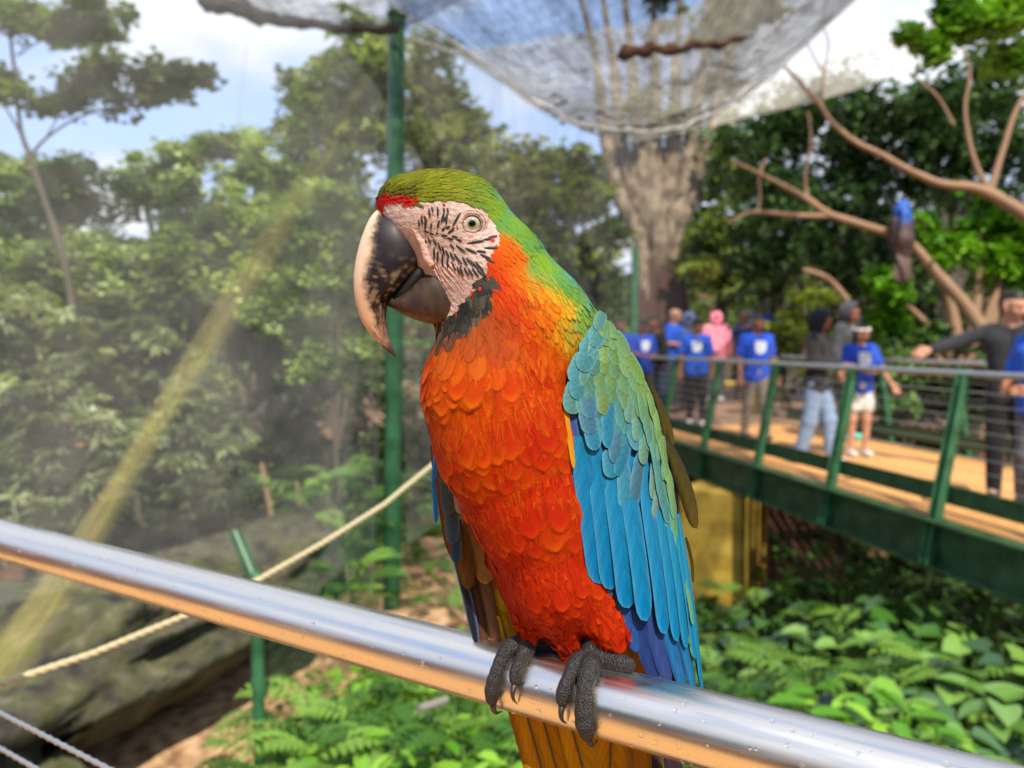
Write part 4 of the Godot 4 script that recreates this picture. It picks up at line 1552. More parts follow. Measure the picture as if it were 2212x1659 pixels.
func build_low_plants() -> void:
	var r := RandomNumberGenerator.new()
	r.seed = 99
	var lit_hearts := []
	var shaded_hearts := []
	for k in 4:
		var f := k / 3.0
		lit_hearts.append(big_leaf(1.0, 0.42, 0.22, mixc(lin(56, 98, 34), lin(112, 150, 70), f)))
		shaded_hearts.append(big_leaf(1.0, 0.42, 0.22, mixc(lin(30, 58, 28), lin(66, 100, 52), f)))  # same leaf in darker greens: sun and shade are put into the two sets
	var lights := []
	for k in 3:
		lights.append(big_leaf(1.0, 0.26, 0.05, mixc(lin(84, 138, 32), lin(136, 184, 58), k / 2.0)))
	var fronds := []
	for k in 3:
		fronds.append(spray_mesh(1.0, 9, 0.30, mixc(lin(66, 106, 34), lin(118, 158, 66), k / 2.0)))
	# big heart-shaped leaves on the slope below the bridge
	var where := ["at the foot of the ochre pier", "under the bridge middle", "in the shade below the bridge", "by the brown bare soil", "close behind the handrail at right", "at the right picture edge", "low in the right corner"]
	var spots := [[1560, 1400, 6.6, 0], [1660, 1330, 7.6, 1], [1600, 1500, 5.0, 1], [1700, 1270, 8.2, 1], [1760, 1350, 6.6, 1], [1840, 1240, 7.2, 1], [1860, 1330, 6.2, 0], [1900, 1430, 5.2, 1], [1960, 1280, 6.4, 1], [2010, 1350, 5.6, 0], [2060, 1270, 6.2, 0], [2110, 1340, 5.4, 0], [2150, 1420, 4.8, 0], [2040, 1460, 4.6, 0], [2180, 1280, 5.8, 1], [2120, 1520, 4.2, 0], [2200, 1480, 4.2, 0], [1960, 1520, 4.4, 1], [2240, 1380, 4.6, 1], [2060, 1590, 4.0, 1], [2190, 1600, 3.8, 0], [1750, 1170, 9.2, 0], [1820, 1180, 8.6, 0], [1700, 1140, 10.0, 1], [1900, 1210, 7.6, 1]]
	for k in spots.size():
		var s: Array = spots[k]
		var top := cp(s[0], s[1], s[2])
		var g := minf(ground_y(top.x, top.z), top.y - 0.2)
		plant("heart_leaf_plant", "%s heart-leaved plant %s" % ["sunlit green" if s[3] == 0 else "dark shaded", ["left of the pier foot, furthest left", "just right of the pier foot", "hugging the handrail behind the tail feathers", "beside the bare brown soil", "below the bare brown soil", "just under the second bay's beam", "in front of the brown soil's right end", "left of the lime bush top", "in the deepest shade under the beam", "above the lime green bush", "below the third bridge post", "with broad leaves above the right corner", "with upright leaves near the right edge", "right of the lime green bush", "directly below the last bridge post", "in the lower right corner, left part", "cut by the right picture edge", "behind the lime green bush", "half outside the picture at right", "between lime bush and handrail", "lowest near the handrail at right", "highest beside the pier top", "highest under the second post", "tucked against the pier top", "under the widest bridge bay"][k]], "heart-leaved plants below the footbridge", lit_hearts if s[3] == 0 else shaded_hearts, M.glossy_leaf, Vector3(top.x, g, top.z), 15, 0.42, top.y - g + 0.1, 0.185, r)
	# the bright bush in front of them
	for k in 5:
		var s := [[1730, 1560, 3.5], [1800, 1530, 3.6], [1870, 1490, 3.7], [1930, 1560, 3.5], [2000, 1600, 3.4]][k] as Array
		var top := cp(s[0], s[1], s[2])
		plant("bright_plant", "bright lime green plant behind the handrail, %s" % ["its left end", "left of its tallest", "the tallest of the clump", "right of its tallest", "its right end"][k], "lime green plants behind the handrail", lights, M.leaf, Vector3(top.x, ground_y(top.x, top.z), top.z), 16, 0.24, top.y - ground_y(top.x, top.z) + 0.1, 0.15, r)
	# bright fresh growth at the bottom, left of the tail
	var low := [[660, 1640, 3.4], [760, 1600, 3.4], [740, 1490, 4.0], [850, 1640, 3.2], [840, 1540, 3.6], [930, 1600, 3.3], [920, 1500, 4.0], [1010, 1640, 3.1], [1000, 1560, 3.4], [1080, 1620, 3.1], [1060, 1540, 3.6], [800, 1450, 4.6], [960, 1440, 4.6], [1130, 1580, 3.4], [700, 1560, 3.7], [1180, 1640, 3.0], [1340, 1640, 3.0], [1450, 1640, 3.1], [1250, 1600, 3.3]]
	for k in low.size():
		var s: Array = low[k]
		var top := cp(s[0], s[1], s[2])
		var fern := k % 2 == 0
		plant("ferny_plant" if fern else "fresh_plant", "%s %s" % ["feathery bright green plant" if fern else "bright broad-leaved seedling", ["by the wire mesh fence", "second from the wire mesh", "behind the wire mesh", "at the bottom left of centre", "mid-way to the pipe end", "below the grey pipe end", "behind the grey pipe end", "left of the tail tip", "right of the pipe end", "touching the yellow tail", "under the left claw", "highest by the path", "highest below the rail", "behind the yellow tail", "at the path's edge", "between tail and fence, nearest", "right of the yellow tail", "furthest right below the rail", "hidden behind the tail"][k]], "bright plants below the handrail", fronds if fern else lights, M.leaf, Vector3(top.x, minf(ground_y(top.x, top.z), top.y - 0.15), top.z), 13, 0.30, maxf(0.25, top.y - ground_y(top.x, top.z) + 0.1), 0.30 if fern else 0.13, r)
	# feathery plants among the heart-shaped leaves
	for k in 8:
		var s := [[1600, 1420, 5.6], [1690, 1400, 6.0], [1780, 1420, 5.2], [1640, 1240, 8.4], [1950, 1400, 5.4], [1870, 1280, 6.8], [2080, 1400, 5.0], [1560, 1500, 4.6]][k] as Array
		var top := cp(s[0], s[1], s[2])
		var g := minf(ground_y(top.x, top.z), top.y - 0.2)
		plant("fern", "dusky feathery fern %s" % ["in front of the pier foot", "right of the pier foot, among heart leaves", "above the left end of the lime bush", "above the bare brown soil", "behind the tallest lime plant", "under the middle of the bridge beam", "between pale heart leaves near the right edge", "just behind the handrail, below the pier"][k], "dusky ferns below the footbridge", fronds, M.leaf, Vector3(top.x, g, top.z), 12, 0.34, top.y - g, 0.36, r)
	# ferns and small plants round the pole
	var mid := [[680, 1000, 7.2, 0.5], [780, 985, 7.6, 0.45], [720, 1085, 7.4, 0.45], [770, 1110, 7.4, 0.3], [760, 1200, 6.2, 0.3], [720, 1260, 6.0, 0.28], [930, 1180, 8.0, 0.3], [990, 1100, 8.6, 0.35], [960, 1270, 7.0, 0.28], [900, 1080, 8.4, 0.35]]
	for k in mid.size():
		var s: Array = mid[k]
		var top := cp(s[0], s[1], s[2])
		var g := minf(ground_y(top.x, top.z), top.y - 0.2)
		plant("fern", "green fern %s" % ["with the palest fronds left of the pole", "with pale fronds against the pole", "under the palest fern", "close left of the pole", "above the rope", "lowest near the rope", "between pole and macaw", "behind the macaw's chest, highest", "at the edge of the sunny path", "right of the pole, in shade"][k], "ferns round the green pole", fronds, M.leaf, Vector3(top.x, g, top.z), 12, s[3] * 0.9, top.y - g, s[3], r)
	# small creeper leaves running over the rock
	var xfs := []
	var cols := []
	for k in 60:
		var f := k / 59.0
		var p := cp(lerpf(352, 178, f) + jit(9), lerpf(1345, 1545, pow(f, 0.9)) + jit(9), lerpf(4.7, 4.0, f))
		xfs.append(Transform3D(Basis(Vector3.UP, rng.randf() * TAU).scaled(Vector3.ONE * 0.035), p))
		cols.append(vary(lin(104, 140, 78), 0.25))
	tag(many("creeper", T.round, M.leaf, xfs, cols), "strand of small creeper leaves hanging across the mossy rock", "creeper", "", "stuff")


# ------------------------------------------------------------------ people on the bridge
var head_mb := MB.new()
var hand_mb := MB.new()


func make_head_and_hand() -> void:
	var h := head_mb       # origin at the middle of the skull, facing +z
	nets([
		[Vector3(0, 0.025, -0.015), Vector3(0, 0.03, 0.018), 0.088, 0.080],
		[Vector3(0, -0.02, 0.02), Vector3(0, -0.085, 0.050), 0.068, 0.030],
		[Vector3(0, 0.0, 0.075), Vector3(0, -0.034, 0.106), 0.012, 0.013],
		[Vector3(-0.012, -0.036, 0.096), Vector3(0.012, -0.036, 0.096), 0.008, 0.008],
		[Vector3(-0.034, 0.018, 0.078), Vector3(0.034, 0.018, 0.078), 0.012, 0.012],
		[Vector3(-0.040, -0.03, 0.056), Vector3(0.040, -0.03, 0.056), 0.024, 0.024],
		[Vector3(-0.017, -0.066, 0.080), Vector3(0.017, -0.066, 0.080), 0.009, 0.009],
		[Vector3(0.078, 0.004, -0.006), Vector3(0.080, -0.032, 0.0), 0.014, 0.010],
		[Vector3(-0.078, 0.004, -0.006), Vector3(-0.080, -0.032, 0.0), 0.014, 0.010],
		[Vector3(0, -0.03, -0.02), Vector3(0, -0.15, -0.03), 0.056, 0.052]], 0.018, 0.007, h)
	for k in h.v.size():
		var p := h.v[k]
		if p.z > 0.07 and absf(p.x) < 0.028 and absf(p.y + 0.066) < 0.009:
			h.c[k] = Color(0.75, 0.45, 0.42)
	for s in [-1.0, 1.0]:
		h.ball(Vector3(s * 0.031, -0.002, 0.078), Vector3(0.0125, 0.009, 0.009), Basis(), Color(1.6, 1.7, 1.8), 10, 6)
		h.ball(Vector3(s * 0.031, -0.002, 0.085), Vector3(0.006, 0.007, 0.004), Basis(), Color(0.03, 0.025, 0.02), 8, 5)
		h.box(Transform3D(Basis(Vector3(0, 0, 1), -s * 0.12), Vector3(s * 0.033, 0.020, 0.088)), Vector3(0.034, 0.006, 0.008), Color(0.10, 0.08, 0.07))
	var m := hand_mb       # origin at the wrist, fingers along -y, palm facing +z, thumb towards +x
	var b := [[Vector3(0, 0.0, 0), Vector3(0.0, -0.05, 0), 0.022, 0.026], [Vector3(-0.020, -0.05, 0), Vector3(-0.024, -0.085, 0.0), 0.016, 0.013], [Vector3(0.016, -0.05, 0), Vector3(0.022, -0.085, 0.0), 0.016, 0.013]]
	var x := [-0.031, -0.011, 0.009, 0.028]
	var l := [0.055, 0.072, 0.078, 0.068]
	for k in 4:
		var a := Vector3(x[k] * 0.9, -0.088, 0.0)
		var e := a + Vector3(x[k] * 0.12, -l[k] * 0.45, 0.006)
		var f := e + Vector3(0, -l[k] * 0.30, 0.016)
		var g := f + Vector3(0, -l[k] * 0.18, 0.018)
		b.append([a, e, 0.0095, 0.009])
		b.append([e, f, 0.009, 0.0083])
		b.append([f, g, 0.0083, 0.0072])
	b.append([Vector3(0.020, -0.025, 0.006), Vector3(0.046, -0.058, 0.016), 0.014, 0.0105])
	b.append([Vector3(0.046, -0.058, 0.016), Vector3(0.052, -0.090, 0.026), 0.0105, 0.0085])
	nets(b, 0.006, 0.0048, m)


func tinted_add(dst: MB, src: MB, xf: Transform3D, tone: Color) -> void:
	var s := dst.v.size()
	dst.add(src, xf)
	for k in range(s, dst.v.size()):
		dst.c[k] = dst.c[k] * tone


# o: px, foot, top (picture rows), yaw in degrees, skin, shirt, sleeve (0 short, 1 long), legs (colour), cut (0 long, 1 shorts), shoe, hair, hairkind, arms [[elbow, wrist], [elbow, wrist]] for x = +1 and -1, stride, print, turn (head)
func person(label: String, group: String, o: Dictionary) -> void:
	var foot := on_level(o.px, o.foot, 0.0)
	var dist := -(cam_inv * foot).z
	var top := cp(o.px, o.top, dist)
	var s: float = (top.y - foot.y) / 1.70
	var t := thing("person", label, "person", foot, group)
	var xf := Transform3D(Basis(Vector3.UP, deg_to_rad(o.yaw)).scaled(Vector3.ONE * s), foot)
	var J := func(p: Vector3) -> Vector3: return xf * p
	var B := func(a: Vector3, e: Vector3, ra: float, rb: float) -> Array: return [xf * a, xf * e, ra * s, rb * s]
	var st: float = o.get("stride", 0.0)
	var lean: float = o.get("lean", 0.0)
	var wide: float = o.get("wide", 1.0)
	var chest := Vector3(0, 1.28, 0.02 + lean * 0.5)
	var neck := Vector3(0, 1.44, 0.01 + lean)
	var hips := [Vector3(0.085, 0.90, 0), Vector3(-0.085, 0.90, 0)]
	var knees := [Vector3(0.095, 0.49, 0.03 + st * 0.5), Vector3(-0.095, 0.49, 0.03 - st * 0.5)]
	var ankles := [Vector3(0.10, 0.085, st), Vector3(-0.10, 0.085 + absf(st) * 0.1, -st)]
	var shoulders := [Vector3(0.165 * wide, 1.385, lean * 0.9), Vector3(-0.165 * wide, 1.385, lean * 0.9)]
	var arms: Array = o.get("arms", [])
	if arms.is_empty():
		arms = [[Vector3(0.235, 1.12, -0.02), Vector3(0.25, 0.88, 0.07)], [Vector3(-0.235, 1.12, -0.02), Vector3(-0.25, 0.88, 0.07)]]
	var torso := func(g: float) -> Array: return [
		B.call(Vector3(0.07, 0.96, 0), Vector3(0.06 * wide, 1.12, 0.01), 0.092 + g, 0.085 + g), B.call(Vector3(-0.07, 0.96, 0), Vector3(-0.06 * wide, 1.12, 0.01), 0.092 + g, 0.085 + g),
		B.call(Vector3(0.06 * wide, 1.12, 0.01), Vector3(0.085 * wide, 1.30, chest.z), 0.085 + g, 0.095 + g), B.call(Vector3(-0.06 * wide, 1.12, 0.01), Vector3(-0.085 * wide, 1.30, chest.z), 0.085 + g, 0.095 + g),
		B.call(shoulders[0] * Vector3(0.8, 1, 1), shoulders[1] * Vector3(0.8, 1, 1), 0.058 + g, 0.058 + g)]
	var skin: Color = o.skin
	var body := MB.new()
	var bones: Array = torso.call(0.0)
	bones.append(B.call(Vector3(0, 1.38, lean * 0.9), neck + Vector3(0, 0.05, 0), 0.058, 0.052))
	for k in 2:
		bones.append(B.call(shoulders[k], arms[k][0], 0.048, 0.039))
		bones.append(B.call(arms[k][0], arms[k][1], 0.039, 0.025))
		bones.append(B.call(hips[k], knees[k], 0.082, 0.056))
		bones.append(B.call(knees[k], ankles[k], 0.056, 0.036))
		bones.append(B.call(ankles[k], ankles[k] + Vector3(0, -0.05, 0.14), 0.036, 0.028))
	nets(bones, 0.035 * s, 0.020 * s, body, skin)
	var hb := Basis(Vector3.UP, deg_to_rad(o.get("turn", 0.0))) * Basis(Vector3.RIGHT, deg_to_rad(o.get("nod", 8.0)))
	var hx := xf * Transform3D(hb, Vector3(0, 1.585, 0.03 + lean * 1.15))
	tinted_add(body, head_mb, hx, skin)
	for k in 2:
		var d: Vector3 = (arms[k][1] - arms[k][0]).normalized()
		var y := -d
		var x := y.cross(Vector3(0, 0, 1)).normalized() if absf(d.z) < 0.9 else Vector3.RIGHT
		var hm := Transform3D(Basis(x, y, x.cross(y)), arms[k][1])
		if k == 1:
			hm.basis.x = -hm.basis.x
			hm.basis.z = -hm.basis.z
		tinted_add(body, hand_mb, xf * hm, skin)
	part("body", body.mesh(), M.person_skin, t)
	# shirt or jacket
	var sh := MB.new()
	var sb: Array = torso.call(0.016)
	sb.append(B.call(Vector3(0.075, 0.86, 0), Vector3(0.06, 1.0, 0), 0.112, 0.105))
	sb.append(B.call(Vector3(-0.075, 0.86, 0), Vector3(-0.06, 1.0, 0), 0.112, 0.105))
	for k in 2:
		if o.get("sleeve", 0) == 0:
			sb.append(B.call(shoulders[k], shoulders[k].lerp(arms[k][0], 0.80), 0.064, 0.062))
		else:
			sb.append(B.call(shoulders[k], arms[k][0], 0.068, 0.058))
			sb.append(B.call(arms[k][0], arms[k][0].lerp(arms[k][1], 0.92), 0.058, 0.045))
	nets(sb, 0.03 * s, 0.019 * s, sh, o.shirt)
	for k in sh.v.size():
		var q := sh.v[k] * 9.0
		sh.c[k] = vary(o.shirt, 0.03) * (1.0 + 0.10 * sin(q.y * 3.1 + sin(q.x * 4.0) * 2.0))
	part("jacket" if o.get("sleeve", 0) else "shirt", sh.mesh(), M.cloth, t)
	# trousers or shorts
	var tr := MB.new()
	var tb := [B.call(Vector3(0.05, 0.93, 0), Vector3(-0.05, 0.93, 0), 0.108, 0.108)]
	var loose: float = o.get("loose", 0.0)
	for k in 2:
		if o.get("cut", 0) == 1:
			tb.append(B.call(hips[k], hips[k].lerp(knees[k], 0.62), 0.102, 0.100))
		else:
			tb.append(B.call(hips[k], knees[k], 0.100, 0.074 + loose))
			tb.append(B.call(knees[k], ankles[k] + Vector3(0, 0.01, 0), 0.072 + loose, 0.056 + loose * 1.4))
	nets(tb, 0.028 * s, 0.019 * s, tr, o.legs)
	for k in tr.v.size():
		var q := tr.v[k] * 11.0
		tr.c[k] = vary(o.legs, 0.04) * (1.0 + 0.09 * sin(q.y * 4.0 + sin(q.x * 5.0) * 2.0))
	part("shorts" if o.get("cut", 0) else "trousers", tr.mesh(), M.cloth, t)
	for k in 2:
		var so := MB.new()
		nets([B.call(ankles[k] + Vector3(0, -0.035, -0.03), ankles[k] + Vector3(0, -0.045, 0.13), 0.048, 0.040), B.call(ankles[k] + Vector3(0, -0.03, -0.02), ankles[k] + Vector3(0, 0.02, -0.01), 0.046, 0.044)], 0.02 * s, 0.014 * s, so, o.shoe)
		part("shoe", so.mesh(), M.cloth, t)
	# hair, hood, band
	var H := func(a: Vector3, e: Vector3, ra: float, rb: float) -> Array: return [hx * a, hx * e, ra * s, rb * s]
	var kind: String = o.get("hairkind", "short")
	var hair := MB.new()
	var hl := [H.call(Vector3(0, 0.045, -0.030), Vector3(0, 0.062, 0.018), 0.088, 0.072), H.call(Vector3(0, -0.01, -0.045), Vector3(0, -0.05, -0.050), 0.072, 0.056)]
	if kind == "long":
		for e in [-1.0, 1.0]:
			hl.append(H.call(Vector3(e * 0.062, 0.02, -0.015), Vector3(e * 0.085, -0.20, -0.01), 0.040, 0.034))
			hl.append(H.call(Vector3(e * 0.085, -0.20, -0.01), Vector3(e * 0.088, -0.34, 0.03), 0.036, 0.018))
		hl.append(H.call(Vector3(0, -0.02, -0.05), Vector3(0, -0.30, -0.07), 0.075, 0.06))
	if kind != "bald":
		nets(hl, 0.02 * s, 0.012 * s, hair, o.hair)
		part("hair", hair.mesh(), M.hair, t)
	if kind == "hood":
		var hd := MB.new()
		var rings := []
		for i in 13:
			var f := i / 12.0
			var ring := []
			for j in 25:
				var a := TAU * (j % 24) / 24.0
				var r := 0.128 * sqrt(maxf(0.02, 1.0 - pow(f * 1.02 - 0.1, 4.0))) if f < 0.93 else 0.04
				ring.append(hx * Vector3(sin(a) * r * 0.92, 0.0 + cos(a) * r * (1.1 if cos(a) > 0.0 else 1.35), 0.088 - f * 0.225))
			rings.append(ring)
		hd.loft(rings, range(13).map(func(_i): return o.shirt))
		part("hood", hd.mesh(), M.cloth, t)
	if kind == "band" or o.has("band"):
		var bd := MB.new()
		var pts := []
		for j in 25:
			var a := TAU * j / 24.0
			pts.append(hx * Vector3(sin(a) * 0.093, 0.060, -0.006 + cos(a) * 0.102))
		bd.tube(pts, [0.017 * s], 8, o.get("band", Color.WHITE), false)
		part("headband", bd.mesh(), M.cloth, t)
	if kind == "cap":
		var c := MB.new()
		nets([H.call(Vector3(0, 0.062, -0.02), Vector3(0, 0.066, 0.02), 0.088, 0.082)], 0.02, 0.012, c, o.cap)
		c.box(hx * Transform3D(Basis(Vector3.RIGHT, 0.2), Vector3(0, 0.062, 0.125)), Vector3(0.13, 0.008, 0.09), o.cap, 0.003)
		part("cap", c.mesh(), M.cloth, t)
	# pale shield printed on the chest
	if o.get("print", false):
		var pr := MB.new()
		var pc := lin(214, 224, 236)
		var hit := func(x: float, y: float, off: float) -> Vector3:
			var z := 0.30
			for i in 40:
				var f := field(sb, 0.03 * s, J.call(Vector3(x, y, z)))
				if f < 0.001:
					break
				z -= f / s * 0.8
			return J.call(Vector3(x, y, z + off))
		var cols := 8
		var rowsn := 8
		for j in rowsn + 1:
			var v := float(j) / rowsn
			var w := 0.078 * (1.0 if v < 0.5 else sqrt(maxf(0.0, 1.0 - pow((v - 0.5) / 0.5, 2.0))))
			for i in cols + 1:
				var u := float(i) / cols * 2.0 - 1.0
				var inner := absf(u) < 0.62 and v > 0.22 and v < 0.66 and (int(v * 24.0) % 3) != 0 and (i + j) % 3 != 0
				pr.vert(hit.call(u * w, 1.345 - v * 0.175 - 0.012 * (1.0 - u * u) * (1.0 - v) * -1.0, 0.006), xf.basis.z.normalized(), Vector2.ZERO, mixc(pc, o.shirt, 0.45) if inner else pc)
		for j in rowsn:
			for i in cols:
				var q := j * (cols + 1) + i
				pr.quad4(q, q + 1, q + cols + 2, q + cols + 1)
		part("shirt_print", pr.mesh(), M.cloth, t)


func build_people() -> void:
	make_head_and_hand()
	var blue := lin(22, 74, 190)
	var blue2 := lin(30, 88, 200)
	var brown := lin(148, 98, 72)
	var light := lin(190, 140, 114)
	var dark := lin(128, 84, 62)
	var black := lin(30, 29, 32)
	var hair := lin(24, 20, 19)
	var white := lin(206, 208, 210)
	var hold := [[Vector3(0.22, 1.14, 0.03), Vector3(0.09, 1.10, 0.24)], [Vector3(-0.22, 1.14, 0.03), Vector3(-0.07, 1.10, 0.25)]]
	var kids := "visitors in blue shirts"
	var others := "visitors on the bridge and landing"
	person("child in blue shirt half hidden behind the macaw's shoulder", kids, {px = 1336, foot = 905, top = 690, yaw = 20, skin = brown, shirt = blue, legs = black, shoe = black, hair = hair})
	person("child in blue printed shirt looking down, second from the macaw", kids, {px = 1386, foot = 908, top = 692, yaw = 15, skin = brown, shirt = blue, legs = lin(50, 50, 58), shoe = black, hair = hair, nod = 32.0, arms = hold, print = true})
	person("person in black shirt and dark jeans bending left", others, {px = 1424, foot = 905, top = 686, yaw = -60, skin = brown, shirt = black, sleeve = 1, legs = lin(44, 58, 84), shoe = lin(70, 50, 44), hair = hair, lean = 0.10, arms = [[Vector3(0.22, 1.12, 0.10), Vector3(0.12, 1.08, 0.32)], [Vector3(-0.22, 1.12, 0.10), Vector3(-0.10, 1.08, 0.32)]]})
	person("fair shaven-headed person in blue shirt facing sideways", kids, {px = 1453, foot = 890, top = 668, yaw = 50, skin = light, shirt = blue2, legs = lin(70, 70, 80), shoe = black, hair = lin(120, 80, 60), hairkind = "bald", arms = hold})
	person("boy in blue shirt, black trousers and white shoes", kids, {px = 1503, foot = 918, top = 690, yaw = -12, skin = brown, shirt = blue2, legs = black, shoe = white, hair = hair, nod = 26.0, print = true, stride = 0.05})
	person("person in grey hooded top behind the white-shoed boy", others, {px = 1486, foot = 884, top = 676, yaw = 160, skin = brown, shirt = lin(96, 110, 150), sleeve = 1, legs = black, shoe = black, hair = hair, hairkind = "hood"})
	person("child in pink hooded top", others, {px = 1545, foot = 868, top = 674, yaw = 170, skin = light, shirt = lin(240, 140, 160), sleeve = 1, legs = lin(90, 84, 90), shoe = white, hair = hair, hairkind = "hood", wide = 1.1})
	person("person in pale cap behind the boy in grey trousers", others, {px = 1602, foot = 862, top = 672, yaw = 30, skin = light, shirt = lin(60, 90, 170), legs = lin(100, 92, 84), shoe = black, hair = hair, hairkind = "cap", cap = lin(232, 206, 190)})
	person("person in blue shirt with one arm raised", kids, {px = 1646, foot = 846, top = 650, yaw = 0, skin = brown, shirt = blue2, legs = black, shoe = black, hair = hair, arms = [[Vector3(0.30, 1.42, 0.05), Vector3(0.34, 1.66, 0.06)], [Vector3(-0.235, 1.12, -0.02), Vector3(-0.25, 0.88, 0.07)]]})
	person("boy in blue printed shirt and grey trousers walking forward", kids, {px = 1631, foot = 948, top = 682, yaw = 6, skin = brown, shirt = blue, legs = lin(112, 102, 94), shoe = lin(64, 58, 58), hair = hair, nod = 14.0, print = true, stride = 0.13, wide = 1.08})
	person("person in dark top far back by the trees, left one", others, {px = 1700, foot = 850, top = 660, yaw = 0, skin = light, shirt = lin(120, 90, 84), legs = black, shoe = black, hair = lin(70, 46, 36)})
	person("person in tan top far back by the trees, right one", others, {px = 1726, foot = 850, top = 662, yaw = -30, skin = light, shirt = lin(170, 130, 110), legs = black, shoe = black, hair = lin(60, 40, 30)})
	person("person in black hooded top and loose pale jeans", others, {px = 1762, foot = 1003, top = 671, yaw = 48, skin = brown, shirt = black, sleeve = 1, legs = lin(128, 150, 182), shoe = white, hair = hair, hairkind = "hood", loose = 0.010, arms = hold, nod = 20.0, stride = 0.14})
	person("person in dark grey hooded top and black trousers", others, {px = 1826, foot = 950, top = 656, yaw = 35, skin = brown, shirt = lin(64, 66, 72), sleeve = 1, legs = black, shoe = lin(110, 220, 214), hair = hair, hairkind = "hood", nod = 14.0})
	person("girl in blue printed shirt, white headband and pale shorts", kids, {px = 1852, foot = 985, top = 702, yaw = 2, skin = light, shirt = blue, legs = lin(206, 206, 200), cut = 1, shoe = white, hair = hair, hairkind = "long", band = lin(236, 230, 224), print = true, arms = [[Vector3(0.26, 1.16, 0.02), Vector3(0.38, 0.95, 0.08)], [Vector3(-0.22, 1.14, 0.03), Vector3(-0.06, 1.13, 0.24)]]})
	person("man in black jacket pointing left across the bridge", others, {px = 2176, foot = 1085, top = 634, yaw = -42, skin = light, shirt = lin(38, 40, 46), sleeve = 1, legs = lin(20, 20, 22), shoe = black, hair = hair, turn = 60.0, arms = [[Vector3(0.24, 1.12, -0.05), Vector3(0.20, 0.90, 0.05)], [Vector3(-0.38, 1.30, 0.12), Vector3(-0.52, 1.24, 0.30)]], wide = 1.12})
	person("person in blue shirt and grey trousers cut by the right edge", kids, {px = 2240, foot = 1120, top = 655, yaw = -70, skin = brown, shirt = blue2, legs = lin(92, 92, 98), shoe = black, hair = hair, arms = [[Vector3(0.22, 1.12, 0.05), Vector3(0.10, 1.05, 0.28)], [Vector3(-0.22, 1.12, 0.05), Vector3(-0.10, 1.05, 0.28)]]})


# ------------------------------------------------------------------ the macaw
# Its joints are given as [picture column, row, millimetre-like offset towards the camera in picture units, radius]; one unit is 0.33 mm at the bird.
const BZ := 0.55
var bird_bones := []
const BIRD_K := 0.011


func bp(px: float, py: float, zo := 0.0) -> Vector3:
	return cp(px, py, BZ - zo / 3025.0)


func br(r: float, zo := 0.0) -> float:
	return r * (BZ - zo / 3025.0) / F


func bone(a: Array, b: Array) -> Array:
	return [bp(a[0], a[1], a[2]), bp(b[0], b[1], b[2]), br(a[3], a[2]), br(b[3], b[2])]


func bird_hit(px: float, py: float) -> Vector3:    # the point of the bird's skin seen in that direction
	var d := (cp(px, py, 1.0) - cam_xf.origin).normalized()
	var t := 0.36
	for k in 70:
		var p := cam_xf.origin + d * t
		var f := field(bird_bones, BIRD_K, p)
		if f < 0.0002:
			return p
		t += f * 0.9
		if t > 0.95:
			break
	return Vector3.INF


func bird_normal(p: Vector3) -> Vector3:
	var e := 0.0012
	var o := field(bird_bones, BIRD_K, p)
	return Vector3(field(bird_bones, BIRD_K, p + Vector3(e, 0, 0)) - o, field(bird_bones, BIRD_K, p + Vector3(0, e, 0)) - o, field(bird_bones, BIRD_K, p + Vector3(0, 0, e)) - o).normalized()


func coat_place(p: Vector3) -> Vector2:     # where a point lies in the bird's side plane
	var l := cam_inv * p
	return Vector2(1106.0 + l.x * F / 0.51, 829.5 - l.y * F / 0.51)


# one single feather from quill to tip
func quill(b: MB, a: Vector3, e: Vector3, width: float, nrm: Vector3, bend: float, c0: Color, c1: Color, ce: Color, blunt := 0.26, rows := 9, cup := 0.12) -> void:
	var d := (e - a).normalized()
	var side := d.cross(nrm).normalized()
	var n := side.cross(d)
	if n.dot(nrm) < 0.0:
		n = -n
	var L := a.distance_to(e)
	var first := b.v.size()
	for k in rows + 1:
		var v := 1.0 - pow(1.0 - float(k) / rows, 1.6)
		var w := 1.0
		if v < 0.2:
			w = lerpf(0.55, 1.0, v / 0.2)
		if v > 1.0 - blunt:
			w = sqrt(maxf(0.0, 1.0 - pow((v - 1.0 + blunt) / blunt, 2.2)))
		for s in [-1.0, -0.5, 0.0, 0.5, 1.0]:
			var p: Vector3 = a + d * L * v + side * s * w * width * 0.5 + n * (bend * L * sin(PI * v) - cup * width * s * s * w)
			var t: Vector3 = (d * (-bend * 3.0 * cos(PI * v)) + n + side * s * cup * 3.4).normalized()
			b.vert(p, t, Vector2(s * 0.5 + 0.5, 1.0 - v), mixc(mixc(c0, c1, v), ce, 0.75 if absf(s) == 1.0 or k == rows else 0.0))
	for k in rows:
		for s in 4:
			var q := first + k * 5 + s
			b.quad4(q, q + 1, q + 6, q + 5)


func body_feather(col := Color.WHITE) -> ArrayMesh:    # one unit long along y, one wide, tip a little bent in
	var b := MB.new()
	for k in 5:
		var v := k / 4.0
		for s in 5:
			var x := s / 4.0 * 2.0 - 1.0
			b.vert(Vector3(x * 0.5, v, -0.035 * x * x + 0.02 * sin(PI * v) - 0.05 * v * v), Vector3(x * 0.28, 0.1 * v, 1).normalized(), Vector2(s / 4.0, 1.0 - v), col)
	for k in 4:
		for s in 4:
			var q := k * 5 + s
			b.quad4(q, q + 1, q + 6, q + 5)
	return b.mesh()


func in_poly(p: Vector2, poly: PackedVector2Array) -> bool:
	return Geometry2D.is_point_in_polygon(p, poly)


func to_poly(f: Array) -> PackedVector2Array:
	var o := PackedVector2Array()
	for k in range(0, f.size(), 2):
		o.append(Vector2(f[k], f[k + 1]))
	return o


var face_poly := PackedVector2Array()
var chin_poly := PackedVector2Array()
var coat_noise := FastNoiseLite.new()


